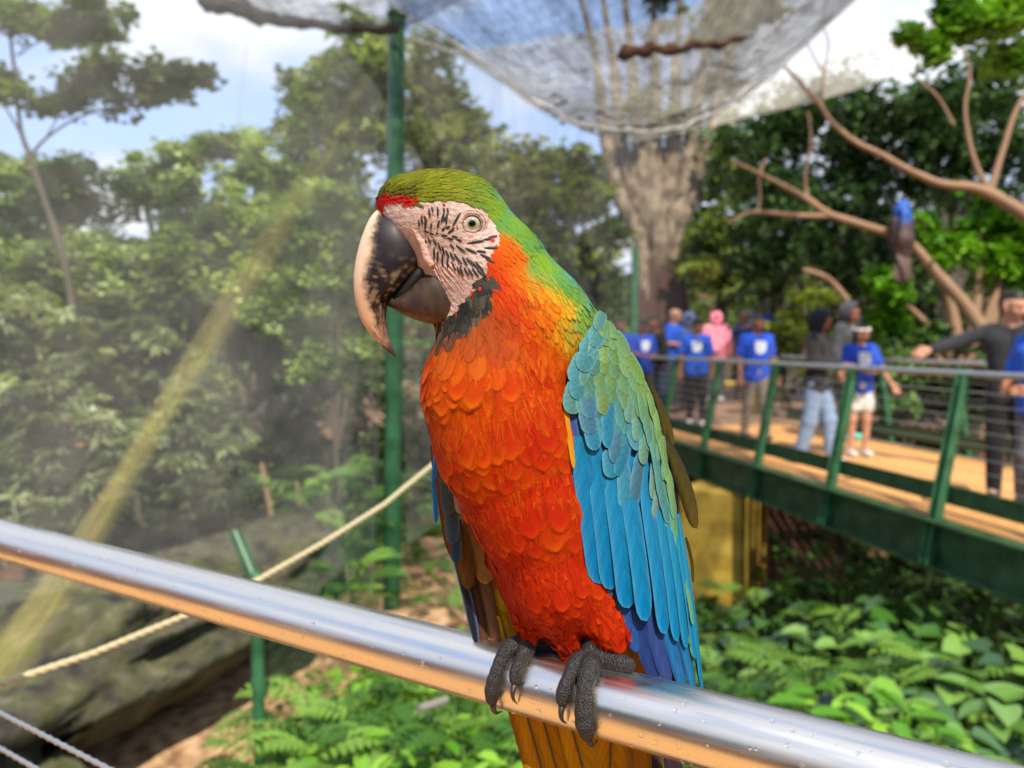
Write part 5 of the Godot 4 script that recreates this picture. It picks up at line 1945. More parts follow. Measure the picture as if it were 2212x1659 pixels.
func coat_color(q: Vector2) -> Color:
	var px := q.x
	var py := q.y
	var nz := coat_noise.get_noise_2d(px, py)
	var nf := coat_noise.get_noise_2d(px * 3.1 + 400.0, py * 3.1)
	var s := (px - 1088.0) * 0.83 - (py - 515.0) * 0.557      # towards the nape
	s = maxf(s, (440.0 + maxf(0.0, px - 900.0) * 0.40 - py) * 0.9)
	if py > 640.0:
		s = (px - 1190.0) * 0.93 - (py - 640.0) * 0.36
	var orange := mixc(lin(242, 104, 6), lin(228, 64, 5), 0.5 + nz * 1.5)
	orange = mixc(orange, lin(238, 118, 12), smoothstep(0.10, 0.5, nf) * 0.6)
	var yellow := mixc(lin(240, 176, 22), lin(214, 190, 40), 0.5 + nf)
	var green := mixc(lin(126, 168, 44), lin(104, 158, 70), 0.5 + nz * 2.0)
	var olive := mixc(lin(134, 134, 20), lin(112, 122, 18), 0.5 + nf * 1.5)
	if py < 640.0:
		var g := mixc(olive, green, smoothstep(960.0, 1120.0, px + (py - 400.0) * 0.2))
		g = mixc(g, lin(92, 176, 160), smoothstep(62.0, 104.0, s + nz * 20.0) * smoothstep(1040.0, 1130.0, px))  # sheen and light caught on the nape rim, painted in as teal
		if px < 905.0 and py > 395.0:
			g = mixc(g, lin(78, 74, 14), 0.6)
		if px < 900.0 and py > 410.0 + (px - 812.0) * 0.22:
			g = lin(226, 34, 22)
		if py < 470.0:
			return g
		var cheek := mixc(lin(240, 74, 12), lin(250, 112, 14), smoothstep(-70.0, 0.0, s))
		var c := mixc(cheek, g, smoothstep(-8.0, 26.0, s + nz * 24.0))
		if s > -30.0 and s < 40.0 and py > 560.0:
			c = mixc(c, yellow, 0.5 * smoothstep(560.0, 640.0, py))
		return c
	var c2 := mixc(orange, yellow, 0.75 * smoothstep(-52.0, 0.0, s + nz * 50.0) * (1.0 - smoothstep(800.0, 900.0, py)))
	c2 = mixc(c2, mixc(green, lin(150, 184, 84), 0.4), smoothstep(5.0, 48.0, s + nz * 40.0) * (1.0 - smoothstep(780.0, 860.0, py)))
	var throat := (1.0 - smoothstep(745.0, 800.0, py)) * (1.0 - smoothstep(1060.0, 1150.0, px)) * smoothstep(640.0, 700.0, py)
	c2 = mixc(c2, lin(176, 84, 40), throat * 0.75)
	c2 = mixc(c2, lin(252, 118, 10), (1.0 - smoothstep(60.0, 190.0, Vector2(px - 960.0, (py - 880.0) * 1.1).length())) * 0.7)
	c2 = mixc(c2, lin(220, 50, 6), smoothstep(960.0, 1300.0, py) * 0.6)
	c2 = mixc(c2, lin(206, 26, 6), smoothstep(0.22, 0.42, nf) * smoothstep(900.0, 1000.0, py) * 0.8)
	return c2


func coat_flow(q: Vector2) -> Vector2:
	if q.y < 620.0:
		var f := (q - Vector2(770, 405)).normalized()
		f.y += clampf((q.x - 960.0) / 200.0, 0.0, 1.3)
		return f.normalized()
	var k := smoothstep(620.0, 820.0, q.y)
	var up := Vector2(0.45, 0.9)
	if q.x < 1060.0:
		up = Vector2(0.1, 1.0)
	return up.lerp(Vector2(0.16 + (q.x - 1080.0) * 0.0009, 1.0), k).normalized()


func build_macaw() -> void:
	var hz := 40.0
	bird_bones = [
		bone([874, 444, hz, 60], [932, 466, hz, 92]),
		bone([932, 466, hz, 92], [992, 480, hz, 95]),
		bone([992, 480, hz, 95], [1066, 590, hz - 15, 112]),
		bone([965, 560, hz, 72], [985, 640, hz, 52]),
		bone([1066, 590, hz - 15, 112], [1128, 712, 10, 146]),
		bone([985, 690, hz - 5, 44], [1040, 740, 40, 90]),
		bone([1128, 712, 10, 146], [1085, 840, 5, 163]),
		bone([1085, 840, 5, 163], [1108, 940, 5, 164]),
		bone([1108, 940, 5, 164], [1158, 1090, 5, 138]),
		bone([1158, 1090, 5, 138], [1204, 1250, 16, 94]),
		bone([1204, 1250, 16, 94], [1228, 1384, 8, 30]),
		bone([1225, 760, -30, 104], [1276, 850, -56, 100]),
		bone([1276, 850, -56, 100], [1330, 1060, -70, 76]),
		bone([1330, 1060, -70, 76], [1375, 1240, -70, 46]),
		bone([1245, 1190, 18, 80], [1316, 1362, 42, 40]),
		bone([1126, 1200, -48, 74], [1150, 1346, -34, 36]),
	]
	face_poly = to_poly([806, 462, 822, 440, 850, 436, 878, 446, 900, 452, 910, 442, 950, 436, 990, 438, 1028, 444, 1056, 462, 1074, 492, 1086, 522, 1072, 540, 1064, 566, 1052, 590, 1052, 608, 1032, 630, 1005, 652, 993, 674, 980, 686, 955, 690, 900, 620, 860, 520, 806, 470])
	chin_poly = to_poly([1052, 598, 1062, 628, 1054, 666, 1030, 696, 990, 722, 950, 736, 916, 734, 902, 668, 955, 684, 982, 688, 1004, 654, 1034, 630])
	coat_noise.seed = 6
	coat_noise.frequency = 0.011
	coat_noise.fractal_octaves = 2
	var stand := rail_at(1215) + Vector3.UP * RAIL_R
	var t := thing("macaw", "orange and blue macaw with hooked pale beak gripping the steel handrail", "parrot", stand)
	var skin := MB.new()
	nets(bird_bones, BIRD_K, 0.0027, skin)
	var pink := lin(216, 194, 184)
	for k in skin.v.size():
		var q := coat_place(skin.v[k])
		var c := coat_color(q)
		if in_poly(q, face_poly):
			c = vary(pink * 0.66, 0.05)
			c = mixc(c, lin(166, 128, 118), 0.4 + 0.8 * coat_noise.get_noise_2d(q.x * 4.0, q.y * 4.0))
		elif in_poly(q, chin_poly):
			c = lin(40, 38, 34)
		else:
			c = c * 0.48
		skin.c[k] = c
	var body := part("body", skin.mesh(), M.bird_skin, t)
	plumage(t, body, skin)
	face(t)
	beak(t)
	near_wing(t)
	far_wing(t)
	tail(t)
	feet(t)


func plumage(t: Node3D, body: Node3D, skin: MB) -> void:
	var r := RandomNumberGenerator.new()
	r.seed = 2024
	var order := range(skin.v.size())
	for k in range(order.size() - 1, 0, -1):
		var j := r.randi() % (k + 1)
		var o: int = order[k]
		order[k] = order[j]
		order[j] = o
	var taken := {}
	var sets := {"plain": [[], []], "breast": [[], []]}
	var singles := []
	for k in order:
		var p: Vector3 = skin.v[k]
		var n: Vector3 = skin.n[k]
		var q := coat_place(p)
		if in_poly(q, face_poly):
			continue
		if q.x < 838.0 and q.y > 452.0:
			continue
		var scr := cam_inv * p
		var sx := 1106.0 - scr.x / scr.z * F
		var sy := 829.5 + scr.y / scr.z * F
		if sy > 720.0 and sy < 1480.0 and sx > along(WING_L, sy) + 14.0 and skin_faces(n, p) > -0.3:
			continue
		var gap := 20.0
		var len0 := 80.0
		var wide := 64.0
		var kind := "breast"
		var tilt := 0.03
		var col := coat_color(q)
		col = col * lerpf(0.58, 0.70, clampf(col.g / maxf(col.r, 0.01) * 1.6 - 0.2, 0.0, 1.0))
		if in_poly(q, chin_poly):
			gap = 11.0; len0 = 50.0; wide = 40.0; kind = "plain"; tilt = 0.10
			col = vary(mixc(mixc(lin(40, 40, 37), lin(96, 96, 86), r.randf() * r.randf()), lin(124, 70, 44), smoothstep(690.0, 745.0, q.y) * r.randf()), 0.08)
		elif q.y < 620.0:
			gap = 5.0; len0 = 27.0; wide = 8.0; kind = "plain"; tilt = 0.04
			if q.x > 1060.0 and q.y > 520.0:
				gap = 6.5; len0 = 34.0; wide = 11.0
			if q.x < 900.0 and q.y > 405.0:
				gap = 4.6; len0 = 17.0; wide = 5.0; tilt = 0.25
		elif q.y < 800.0:
			var f := smoothstep(620.0, 800.0, q.y)
			gap = lerpf(8.0, 22.0, f); len0 = lerpf(38.0, 66.0, f); wide = lerpf(15.0, 54.0, f); kind = "plain"; tilt = 0.05
			if q.x > 1180.0:
				gap = 10.0; len0 = 44.0; wide = 22.0
		elif q.y > 1180.0:
			gap = 19.0; len0 = 56.0; wide = 46.0
		if q.x > 1330.0 and q.y > 760.0:
			gap = maxf(gap, 24.0)
		var g := gap / 3150.0
		var cell := Vector3i((p / 0.0085).floor())
		var ok := true
		for dx in [-1, 0, 1]:
			for dy in [-1, 0, 1]:
				for dz in [-1, 0, 1]:
					var key := cell + Vector3i(dx, dy, dz)
					if ok and taken.has(key):
						for o in taken[key]:
							if o.distance_squared_to(p) < g * g:
								ok = false
								break
		if not ok:
			continue
		if taken.has(cell): taken[cell].append(p)
		else: taken[cell] = [p]
		var f2 := coat_flow(q)
		var d := cam_xf.basis * Vector3(f2.x, -f2.y, 0.0)
		d = d - n * d.dot(n)
		if d.length() < 0.12:
			d = Vector3.DOWN - n * Vector3.DOWN.dot(n)
		d = d.normalized().rotated(n, r.randfn() * 0.13)
		var side := d.cross(n).normalized()
		var y := (d * cos(tilt) + n * sin(tilt)).normalized()
		var z := side.cross(y).normalized()
		var sc := r.randf_range(0.72, 1.22)
		var L := len0 / 3150.0 * sc
		var xf := Transform3D(Basis(side * wide / 3150.0 * sc, y * L, z * wide / 3150.0 * sc), p - y * L * 0.28 + n * 0.0004)
		col = vary(col, 0.045)
		var back := skin_faces(n, p)
		if kind == "breast" and back > 0.12 and singles.size() < 300 and q.x < 1330.0:
			singles.append([xf, col])
		else:
			sets[kind][0].append(xf)
			sets[kind][1].append(col)
	# loose barbs lying over the coat break up the feather edges
	var seen := {}
	for k in order:
		var p: Vector3 = skin.v[k]
		var q := coat_place(p)
		if q.y < 600.0 or in_poly(q, face_poly) or skin.n[k].dot((cam_xf.origin - p).normalized()) < -0.2:
			continue
		var scr := cam_inv * p
		var sx := 1106.0 - scr.x / scr.z * F
		var sy := 829.5 + scr.y / scr.z * F
		if (sy > 720.0 and sx > along(WING_L, sy) + 6.0) or (q.x < 838.0 and q.y > 452.0):
			continue
		var cell := Vector3i((p / (0.0032 if q.y < 780.0 else 0.0041)).floor())
		if seen.has(cell):
			continue
		seen[cell] = true
		var n: Vector3 = skin.n[k]
		var f2 := coat_flow(q)
		var d := cam_xf.basis * Vector3(f2.x, -f2.y, 0.0)
		d = d - n * d.dot(n)
		if d.length() < 0.12:
			d = Vector3.DOWN - n * Vector3.DOWN.dot(n)
		d = d.normalized().rotated(n, r.randfn() * 0.22)
		var side := d.cross(n).normalized()
		var y := (d * cos(0.03) + n * sin(0.03)).normalized()
		var z := side.cross(y).normalized()
		var col := Color(0.03, 0.03, 0.028) if in_poly(q, chin_poly) else coat_color(q + Vector2(r.randfn(), r.randfn()) * 10.0)
		col = col * lerpf(0.54, 0.68, clampf(col.g / maxf(col.r, 0.01) * 1.6 - 0.2, 0.0, 1.0))
		if q.y > 760.0:
			col = Color(col.r * 0.95, col.g * 0.84, col.b * 0.84)
		var L := r.randf_range(26.0, 44.0) / 3150.0
		var w0 := r.randf_range(2.2, 4.4) / 3150.0
		sets.plain[0].append(Transform3D(Basis(side * w0, y * L, z * w0), p - y * L * 0.3 + n * (r.randf_range(0.0003, 0.0009) if q.y < 780.0 else r.randf_range(0.0003, 0.0011))))
		sets.plain[1].append(vary(col, 0.06))
	# breast feathers that can be told apart: ten tones, shared meshes
	var tones := []
	var meshes := []
	for k in 12:
		var pick: Color = singles[(k * 37) % singles.size()][1]
		tones.append(pick)
		meshes.append(body_feather(pick))
	for s in singles:
		var best := 0
		for k in tones.size():
			var a: Color = tones[k] - s[1]
			var b: Color = tones[best] - s[1]
			if absf(a.r) + absf(a.g) * 2.0 + absf(a.b) < absf(b.r) + absf(b.g) * 2.0 + absf(b.b):
				best = k
		var o := part("breast_feather", meshes[best], M.feather_breast, body)
		o.transform = s[0]
	var one := body_feather()
	tag(many("fine_plumage", one, M.feather_plain, sets.plain[0], sets.plain[1], t), "", "", "", "stuff")
	tag(many("soft_plumage", one, M.feather_breast, sets.breast[0], sets.breast[1], t), "", "", "", "stuff")


func skin_faces(n: Vector3, p: Vector3) -> float:
	return n.dot((cam_xf.origin - p).normalized())


func face(t: Node3D) -> void:
	# eye: ball with iris and pupil, lids round it
	var c := bird_hit(1020, 483)
	var n := (bird_normal(c) * 0.55 + (cam_xf.origin - c).normalized() * 0.6 + cam_xf.basis.x * -0.1).normalized()
	var u := n.cross(Vector3.UP).normalized()
	var w := u.cross(n).normalized()
	var k := 0.51 / F
	var eye := MB.new()
	var prof := [[0.0, 7.5], [3.2, 7.2], [6.6, 6.5], [7.2, 6.3], [9.5, 5.5], [13.0, 3.9], [16.0, 2.2], [17.2, 1.3], [18.5, 0.2], [21.0, -3.0]]
	var tint := [lin(6, 6, 7), lin(6, 6, 7), lin(8, 8, 9), lin(96, 100, 84), lin(128, 130, 104), lin(168, 166, 136), lin(146, 144, 112), lin(92, 84, 66), lin(26, 22, 20), lin(26, 22, 20)]
	for i in prof.size():
		for s in 33:
			var a := TAU * s / 32.0
			var o := u * cos(a) + w * sin(a)
			eye.vert(c + o * prof[i][0] * k + n * (prof[i][1] - 3.0) * k, (o * prof[i][0] / 22.0 + n).normalized(), Vector2.ZERO, tint[i])
	for i in prof.size() - 1:
		for s in 32:
			var q := i * 33 + s
			eye.quad4(q, q + 1, q + 34, q + 33)
	part("eye", eye.mesh(), M.eye_ball, t)
	for ring in [[19.4, 2.6, lin(112, 92, 84), 0.0], [24.2, 2.9, lin(176, 144, 132), -1.4], [29.5, 2.6, lin(178, 146, 134), -3.2]]:
		var lid := MB.new()
		var pts := []
		for s in 41:
			var a := TAU * s / 40.0
			var wob := 1.0 + 0.02 * sin(a * 7.0) + 0.012 * sin(a * 17.0)
			pts.append(c + (u * cos(a) * 1.03 + w * sin(a) * 0.97) * ring[0] * wob * k + n * (ring[3] - 0.5) * k)
		lid.tube(pts, [ring[1] * k], 8, ring[2], false)
		part("eyelid", lid.mesh(), M.bird_skin, t)
	# rows of little black feathers on the bare cheek, [from, to] in the close-up's units
	var marks := [780, 410, 790, 465, 802, 390, 814, 428, 848, 395, 852, 465, 892, 400, 902, 436, 896, 442, 880, 510, 922, 446, 915, 522, 922, 402, 932, 436, 862, 500, 850, 552, 745, 462, 764, 508, 752, 505, 755, 562, 800, 522, 798, 562, 722, 482, 735, 524, 1025, 440, 970, 532, 700, 500, 712, 540, 905, 470, 898, 500,
		880, 580, 906, 558, 912, 562, 942, 546, 928, 600, 976, 562, 745, 580, 782, 592, 786, 598, 818, 606, 834, 604, 852, 596, 876, 614, 922, 618, 924, 634, 968, 646, 958, 620, 1002, 630, 994, 645, 1032, 657,
		1078, 678, 1200, 657, 1198, 650, 1272, 638, 1240, 630, 1302, 622, 990, 690, 1062, 742, 944, 680, 976, 716, 1062, 714, 1146, 748, 1150, 736, 1216, 742, 1208, 712, 1304, 712, 1178, 762, 1252, 792, 1218, 796, 1282, 822,
		755, 648, 756, 712, 774, 636, 798, 674, 814, 644, 842, 690, 724, 626, 732, 672, 850, 670, 876, 728, 884, 700, 902, 758, 910, 730, 938, 784, 945, 745, 978, 802, 975, 756, 1036, 832, 1040, 782, 1078, 842, 1070, 788, 1122, 842, 1100, 806, 1162, 866, 1140, 818, 1196, 880,
		820, 706, 826, 792, 850, 736, 850, 812, 884, 756, 890, 842, 924, 792, 930, 864, 958, 812, 986, 882, 990, 838, 1022, 908, 1020, 852, 1048, 924, 1052, 862, 1092, 924, 1084, 868, 1124, 928, 1114, 866, 1164, 928, 1150, 876, 1206, 922, 1190, 880, 1220, 930]
	for i in range(0, marks.size(), 4):
		var a := bird_hit(707.8 + 0.28 * marks[i], 336.2 + 0.28 * marks[i + 1])
		var e := bird_hit(707.8 + 0.28 * marks[i + 2], 336.2 + 0.28 * marks[i + 3])
		if a == Vector3.INF or e == Vector3.INF:
			continue
		var m := bird_normal((a + e) * 0.5)
		var b := MB.new()
		quill(b, a + m * 0.0002, e + (e - a) * 0.15 + m * 0.0008, 0.00145, m, 0.05, lin(18, 18, 20), lin(24, 26, 26), lin(20, 22, 22), 0.5, 5, 0.2)
		part("cheek_feather", b.mesh(), M.paint, t)
	for i in [[889, 386, 903, 374], [992, 556, 1004, 552], [1250, 654, 1290, 650], [1152, 1050, 1190, 1020], [720, 452, 732, 470]]:
		var a := bird_hit(707.8 + 0.28 * i[0], 336.2 + 0.28 * i[1])
		var e := bird_hit(707.8 + 0.28 * i[2], 336.2 + 0.28 * i[3])
		if a == Vector3.INF or e == Vector3.INF:
			continue
		var m := bird_normal(a)
		var b := MB.new()
		quill(b, a, e + m * 0.0012, 0.0028, m, 0.05, lin(230, 36, 30), lin(236, 44, 36), lin(230, 36, 30), 0.5, 5, 0.2)
		part("red_feather", b.mesh(), M.paint, t)
	# folds of skin between cheek and lower beak
	for i in 9:
		var b := MB.new()
		var pts := []
		for s in 9:
			var f := s / 8.0
			var px := lerpf(928.0 + i * 6.0, 984.0 + i * 3.5, f) + 5.0 * sin(f * 5.0 + i)
			var py := lerpf(572.0 - i * 1.5, 676.0 - i * 8.0, f)
			var h := bird_hit(px, py)
			if h != Vector3.INF:
				pts.append(h - bird_normal(h) * 0.0004)
		if pts.size() > 3:
			b.tube(pts, [0.0004, 0.0010, 0.0012, 0.0010, 0.0005], 6, lin(178, 140, 130), false)
			part("skin_fold", b.mesh(), M.bird_skin, t)


# sections: [front column, front row, back column, back row, half width]; a ring runs round from the ridge over the near side
func horn_loft(sec: Array, zo: float, sides: int, sub: int, shade: Callable, ridge: float) -> MB:
	var rings := []
	var cols := []
	var m := sec.size()
	var toward := cam_xf.basis.z
	for k in (m - 1) * sub + 1:
		var i := mini(k / sub, m - 2)
		var f := float(k - i * sub) / sub
		var q := []
		for c in 5:
			var p0: float = sec[maxi(i - 1, 0)][c]
			var p1: float = sec[i][c]
			var p2: float = sec[i + 1][c]
			var p3: float = sec[mini(i + 2, m - 1)][c]
			q.append(cubic_interpolate(p1, p2, p0, p3, f))
		var front := bp(q[0], q[1], zo)
		var back := bp(q[2], q[3], zo)
		var mid := (front + back) * 0.5
		var hw := br(maxf(q[4], 1.0), zo)
		var ring := []
		var tint := []
		for s in sides + 1:
			var a := TAU * (s % sides) / sides
			var ca := cos(a)
			var sa := sin(a)
			var x := signf(ca) * pow(absf(ca), 0.92)
			var y := signf(sa) * pow(absf(sa), ridge if ca > 0.0 else 0.75)
			ring.append(mid + (front - mid) * x + toward * y * hw)
			tint.append((shade as Callable).call(float(k) / ((m - 1) * sub), ca, sa))
		rings.append(ring)
		cols.append(tint)
	var b := MB.new()
	b.loft(rings, cols)
	return b


func beak(t: Node3D) -> void:
	var nz := FastNoiseLite.new()
	nz.seed = 44
	nz.frequency = 1.0
	nz.fractal_octaves = 3
	var pale := lin(204, 178, 154)
	var rose := lin(194, 150, 122)
	var black := lin(25, 21, 22)
	var dust := lin(138, 116, 96)
	var upper := func(v: float, ca: float, sa: float) -> Color:
		var edge := 0.50 - 0.62 * smoothstep(0.42, 0.72, v) + 0.10 * nz.get_noise_2d(v * 16.0, sa * 5.0)
		var c := mixc(pale, rose, smoothstep(0.2, 0.7, v) * 0.8 + nz.get_noise_2d(v * 7.0, ca * 9.0) * 0.5)
		var scratch := smoothstep(0.02, 0.42, nz.get_noise_2d(ca * 26.0 + sa * 9.0, v * 10.0) + 0.15 * nz.get_noise_2d(v * 60.0, ca * 50.0))
		var d := mixc(black, dust, scratch * smoothstep(0.24, 0.5, v) * 0.8)
		c = mixc(d, c, smoothstep(-0.20, 0.16, ca - edge + 0.10 * nz.get_noise_2d(v * 40.0, ca * 12.0)))
		c = mixc(c, mixc(lin(70, 48, 40), lin(150, 112, 90), 0.5 + nz.get_noise_2d(v * 20.0, ca * 12.0)), smoothstep(0.70, 0.86, v + 0.12 * nz.get_noise_2d(ca * 5.0, v * 9.0) - 0.08 * ca))
		c = mixc(c, lin(52, 44, 42), smoothstep(0.86, 0.95, v))
		return c
	var up := [[822, 446, 852, 460, 12], [800, 474, 890, 486, 42], [783, 515, 910, 524, 58], [771, 560, 920, 562, 62], [766, 600, 902, 592, 60], [767, 635, 868, 628, 52], [773, 668, 840, 650, 41], [784, 698, 833, 684, 31], [803, 725, 836, 712, 21], [829, 752, 845, 743, 12], [855, 772, 858, 772, 2]]
	part("upper_beak", horn_loft(up, 48.0, 48, 8, upper, 0.8).mesh(), M.horn, t)
	var lower := func(v: float, ca: float, sa: float) -> Color:
		var c := mixc(lin(46, 36, 32), lin(66, 50, 42), 0.5 + nz.get_noise_2d(v * 9.0, sa * 6.0))
		c = mixc(c, lin(120, 86, 62), smoothstep(0.45, 0.95, -ca) * (0.6 + nz.get_noise_2d(v * 30.0, ca * 20.0)))
		c = mixc(c, lin(120, 104, 92), smoothstep(0.90, 0.99, ca) * 0.6)
		return c
	var low := [[938, 574, 990, 688, 54], [924, 584, 966, 699, 56], [906, 602, 932, 700, 53], [888, 622, 902, 692, 47], [866, 640, 874, 681, 39], [846, 650, 851, 668, 26], [832, 657, 833, 659, 6]]
	part("lower_beak", horn_loft(low, 48.0, 40, 7, lower, 0.85).mesh(), M.horn, t)
	var dark := func(_v: float, _ca: float, _sa: float) -> Color: return Color(0.002, 0.002, 0.002)
	var tongue := [[925, 560, 945, 600, 40], [900, 578, 912, 618, 42], [872, 610, 884, 648, 36], [848, 634, 856, 660, 22]]
	part("tongue", horn_loft(tongue, 44.0, 20, 4, dark, 0.9).mesh(), M.paint, t)  # added filler, coloured black for the darkness inside the open beak
	# the pink rim of skin that runs along the base of the upper beak
	var rim := MB.new()
	var pts := []
	var rad := []
	var edge := [[824, 446], [852, 456], [878, 474], [899, 500], [913, 530], [920, 558], [932, 574]]
	for k in edge.size():
		var h := bird_hit(edge[k][0] + 4, edge[k][1] - 2)
		var q := bp(edge[k][0], edge[k][1], 48.0 + [14, 34, 48, 58, 62, 62, 58][k])
		pts.append(q if h == Vector3.INF else q.lerp(h, 0.35))
		rad.append(br([7, 10, 11, 10, 9, 9, 8][k], 90.0))
	rim.tube(pts, rad, 10, lin(180, 146, 134), true, 0.08, 2)
	part("cere", rim.mesh(), M.bird_skin, t)


const WING_L := [[690, 1300], [740, 1268], [800, 1236], [870, 1222], [1000, 1236], [1120, 1249], [1200, 1262], [1280, 1290], [1340, 1342], [1400, 1372], [1490, 1430]]
const WING_R := [[690, 1318], [740, 1352], [800, 1390], [870, 1414], [920, 1428], [1000, 1447], [1100, 1467], [1200, 1485], [1300, 1499], [1400, 1510], [1490, 1518]]
const WING_Z := [[690, 66], [740, 104], [800, 130], [870, 142], [1000, 138], [1120, 122], [1200, 108], [1280, 100], [1340, 84], [1400, 50], [1490, -4]]


func along(tab: Array, y: float) -> float:
	for k in tab.size() - 1:
		if y <= tab[k + 1][0]:
			return lerpf(tab[k][1], tab[k + 1][1], clampf((y - tab[k][0]) / float(tab[k + 1][0] - tab[k][0]), 0.0, 1.0))
	return tab[-1][1]


func wing_z(px: float, py: float) -> float:
	var l := along(WING_L, py)
	var r := along(WING_R, py)
	var u := clampf((px - l) / maxf(r - l, 20.0), -0.1, 1.1)
	return along(WING_Z, py) - 165.0 * pow(absf(u), 1.7) * clampf((r - l) / 190.0, 0.25, 1.1)


func wing_normal(px: float, py: float) -> Vector3:
	var gx := (wing_z(px + 12, py) - wing_z(px - 12, py)) / 24.0
	var gy := (wing_z(px, py + 12) - wing_z(px, py - 12)) / 24.0
	return (cam_xf.basis * Vector3(-gx, gy, 1.0)).normalized()


func wing_color(px: float, py: float) -> Color:
	var u := (px - along(WING_L, py)) / maxf(along(WING_R, py) - along(WING_L, py), 20.0)
	var nz := coat_noise.get_noise_2d(px * 2.0, py * 2.0)
	var blue := mixc(lin(10, 130, 190), lin(30, 158, 208), 0.5 + nz * 1.6)
	var green := mixc(lin(140, 176, 86), lin(118, 158, 72), 0.5 + nz * 1.5)
	var teal := mixc(lin(52, 156, 182), green, 0.22)
	var c := mixc(mixc(green, teal, 0.12), teal, smoothstep(810.0, 970.0, py) * (0.95 - 0.5 * u))
	c = mixc(c, blue, smoothstep(880.0, 1080.0, py) * (1.0 - smoothstep(0.72, 1.0, u) * 0.7))
	c = mixc(c, mixc(green, lin(138, 184, 80), 0.6), smoothstep(0.78, 0.98, u) * (1.0 - smoothstep(1060.0, 1240.0, py)) * 0.85)
	c = mixc(c, lin(56, 138, 166), (1.0 - smoothstep(0.10, 0.42, u)) * (1.0 - smoothstep(880.0, 980.0, py)) * 0.75)
	return c


func wing_feather(w: Node3D, ax: float, ay: float, ex: float, ey: float, width: float, layer: float, c0: Color, c1: Color, ce: Color, blunt := 0.26, bend := 0.02) -> void:
	var b := MB.new()
	var a := bp(ax, ay, wing_z(ax, ay) + layer - 3.0)
	var e := bp(ex, ey, wing_z(ex, ey) + layer + 0.8)
	var n := wing_normal((ax + ex) * 0.5, (ay + ey) * 0.5)
	quill(b, a, e, width * 0.515 / F, n, bend, c0 * 0.67, c1 * 0.67, ce * 0.67, blunt, 10, 0.05)
	part("wing_feather", b.mesh(), M.feather_wing, w)


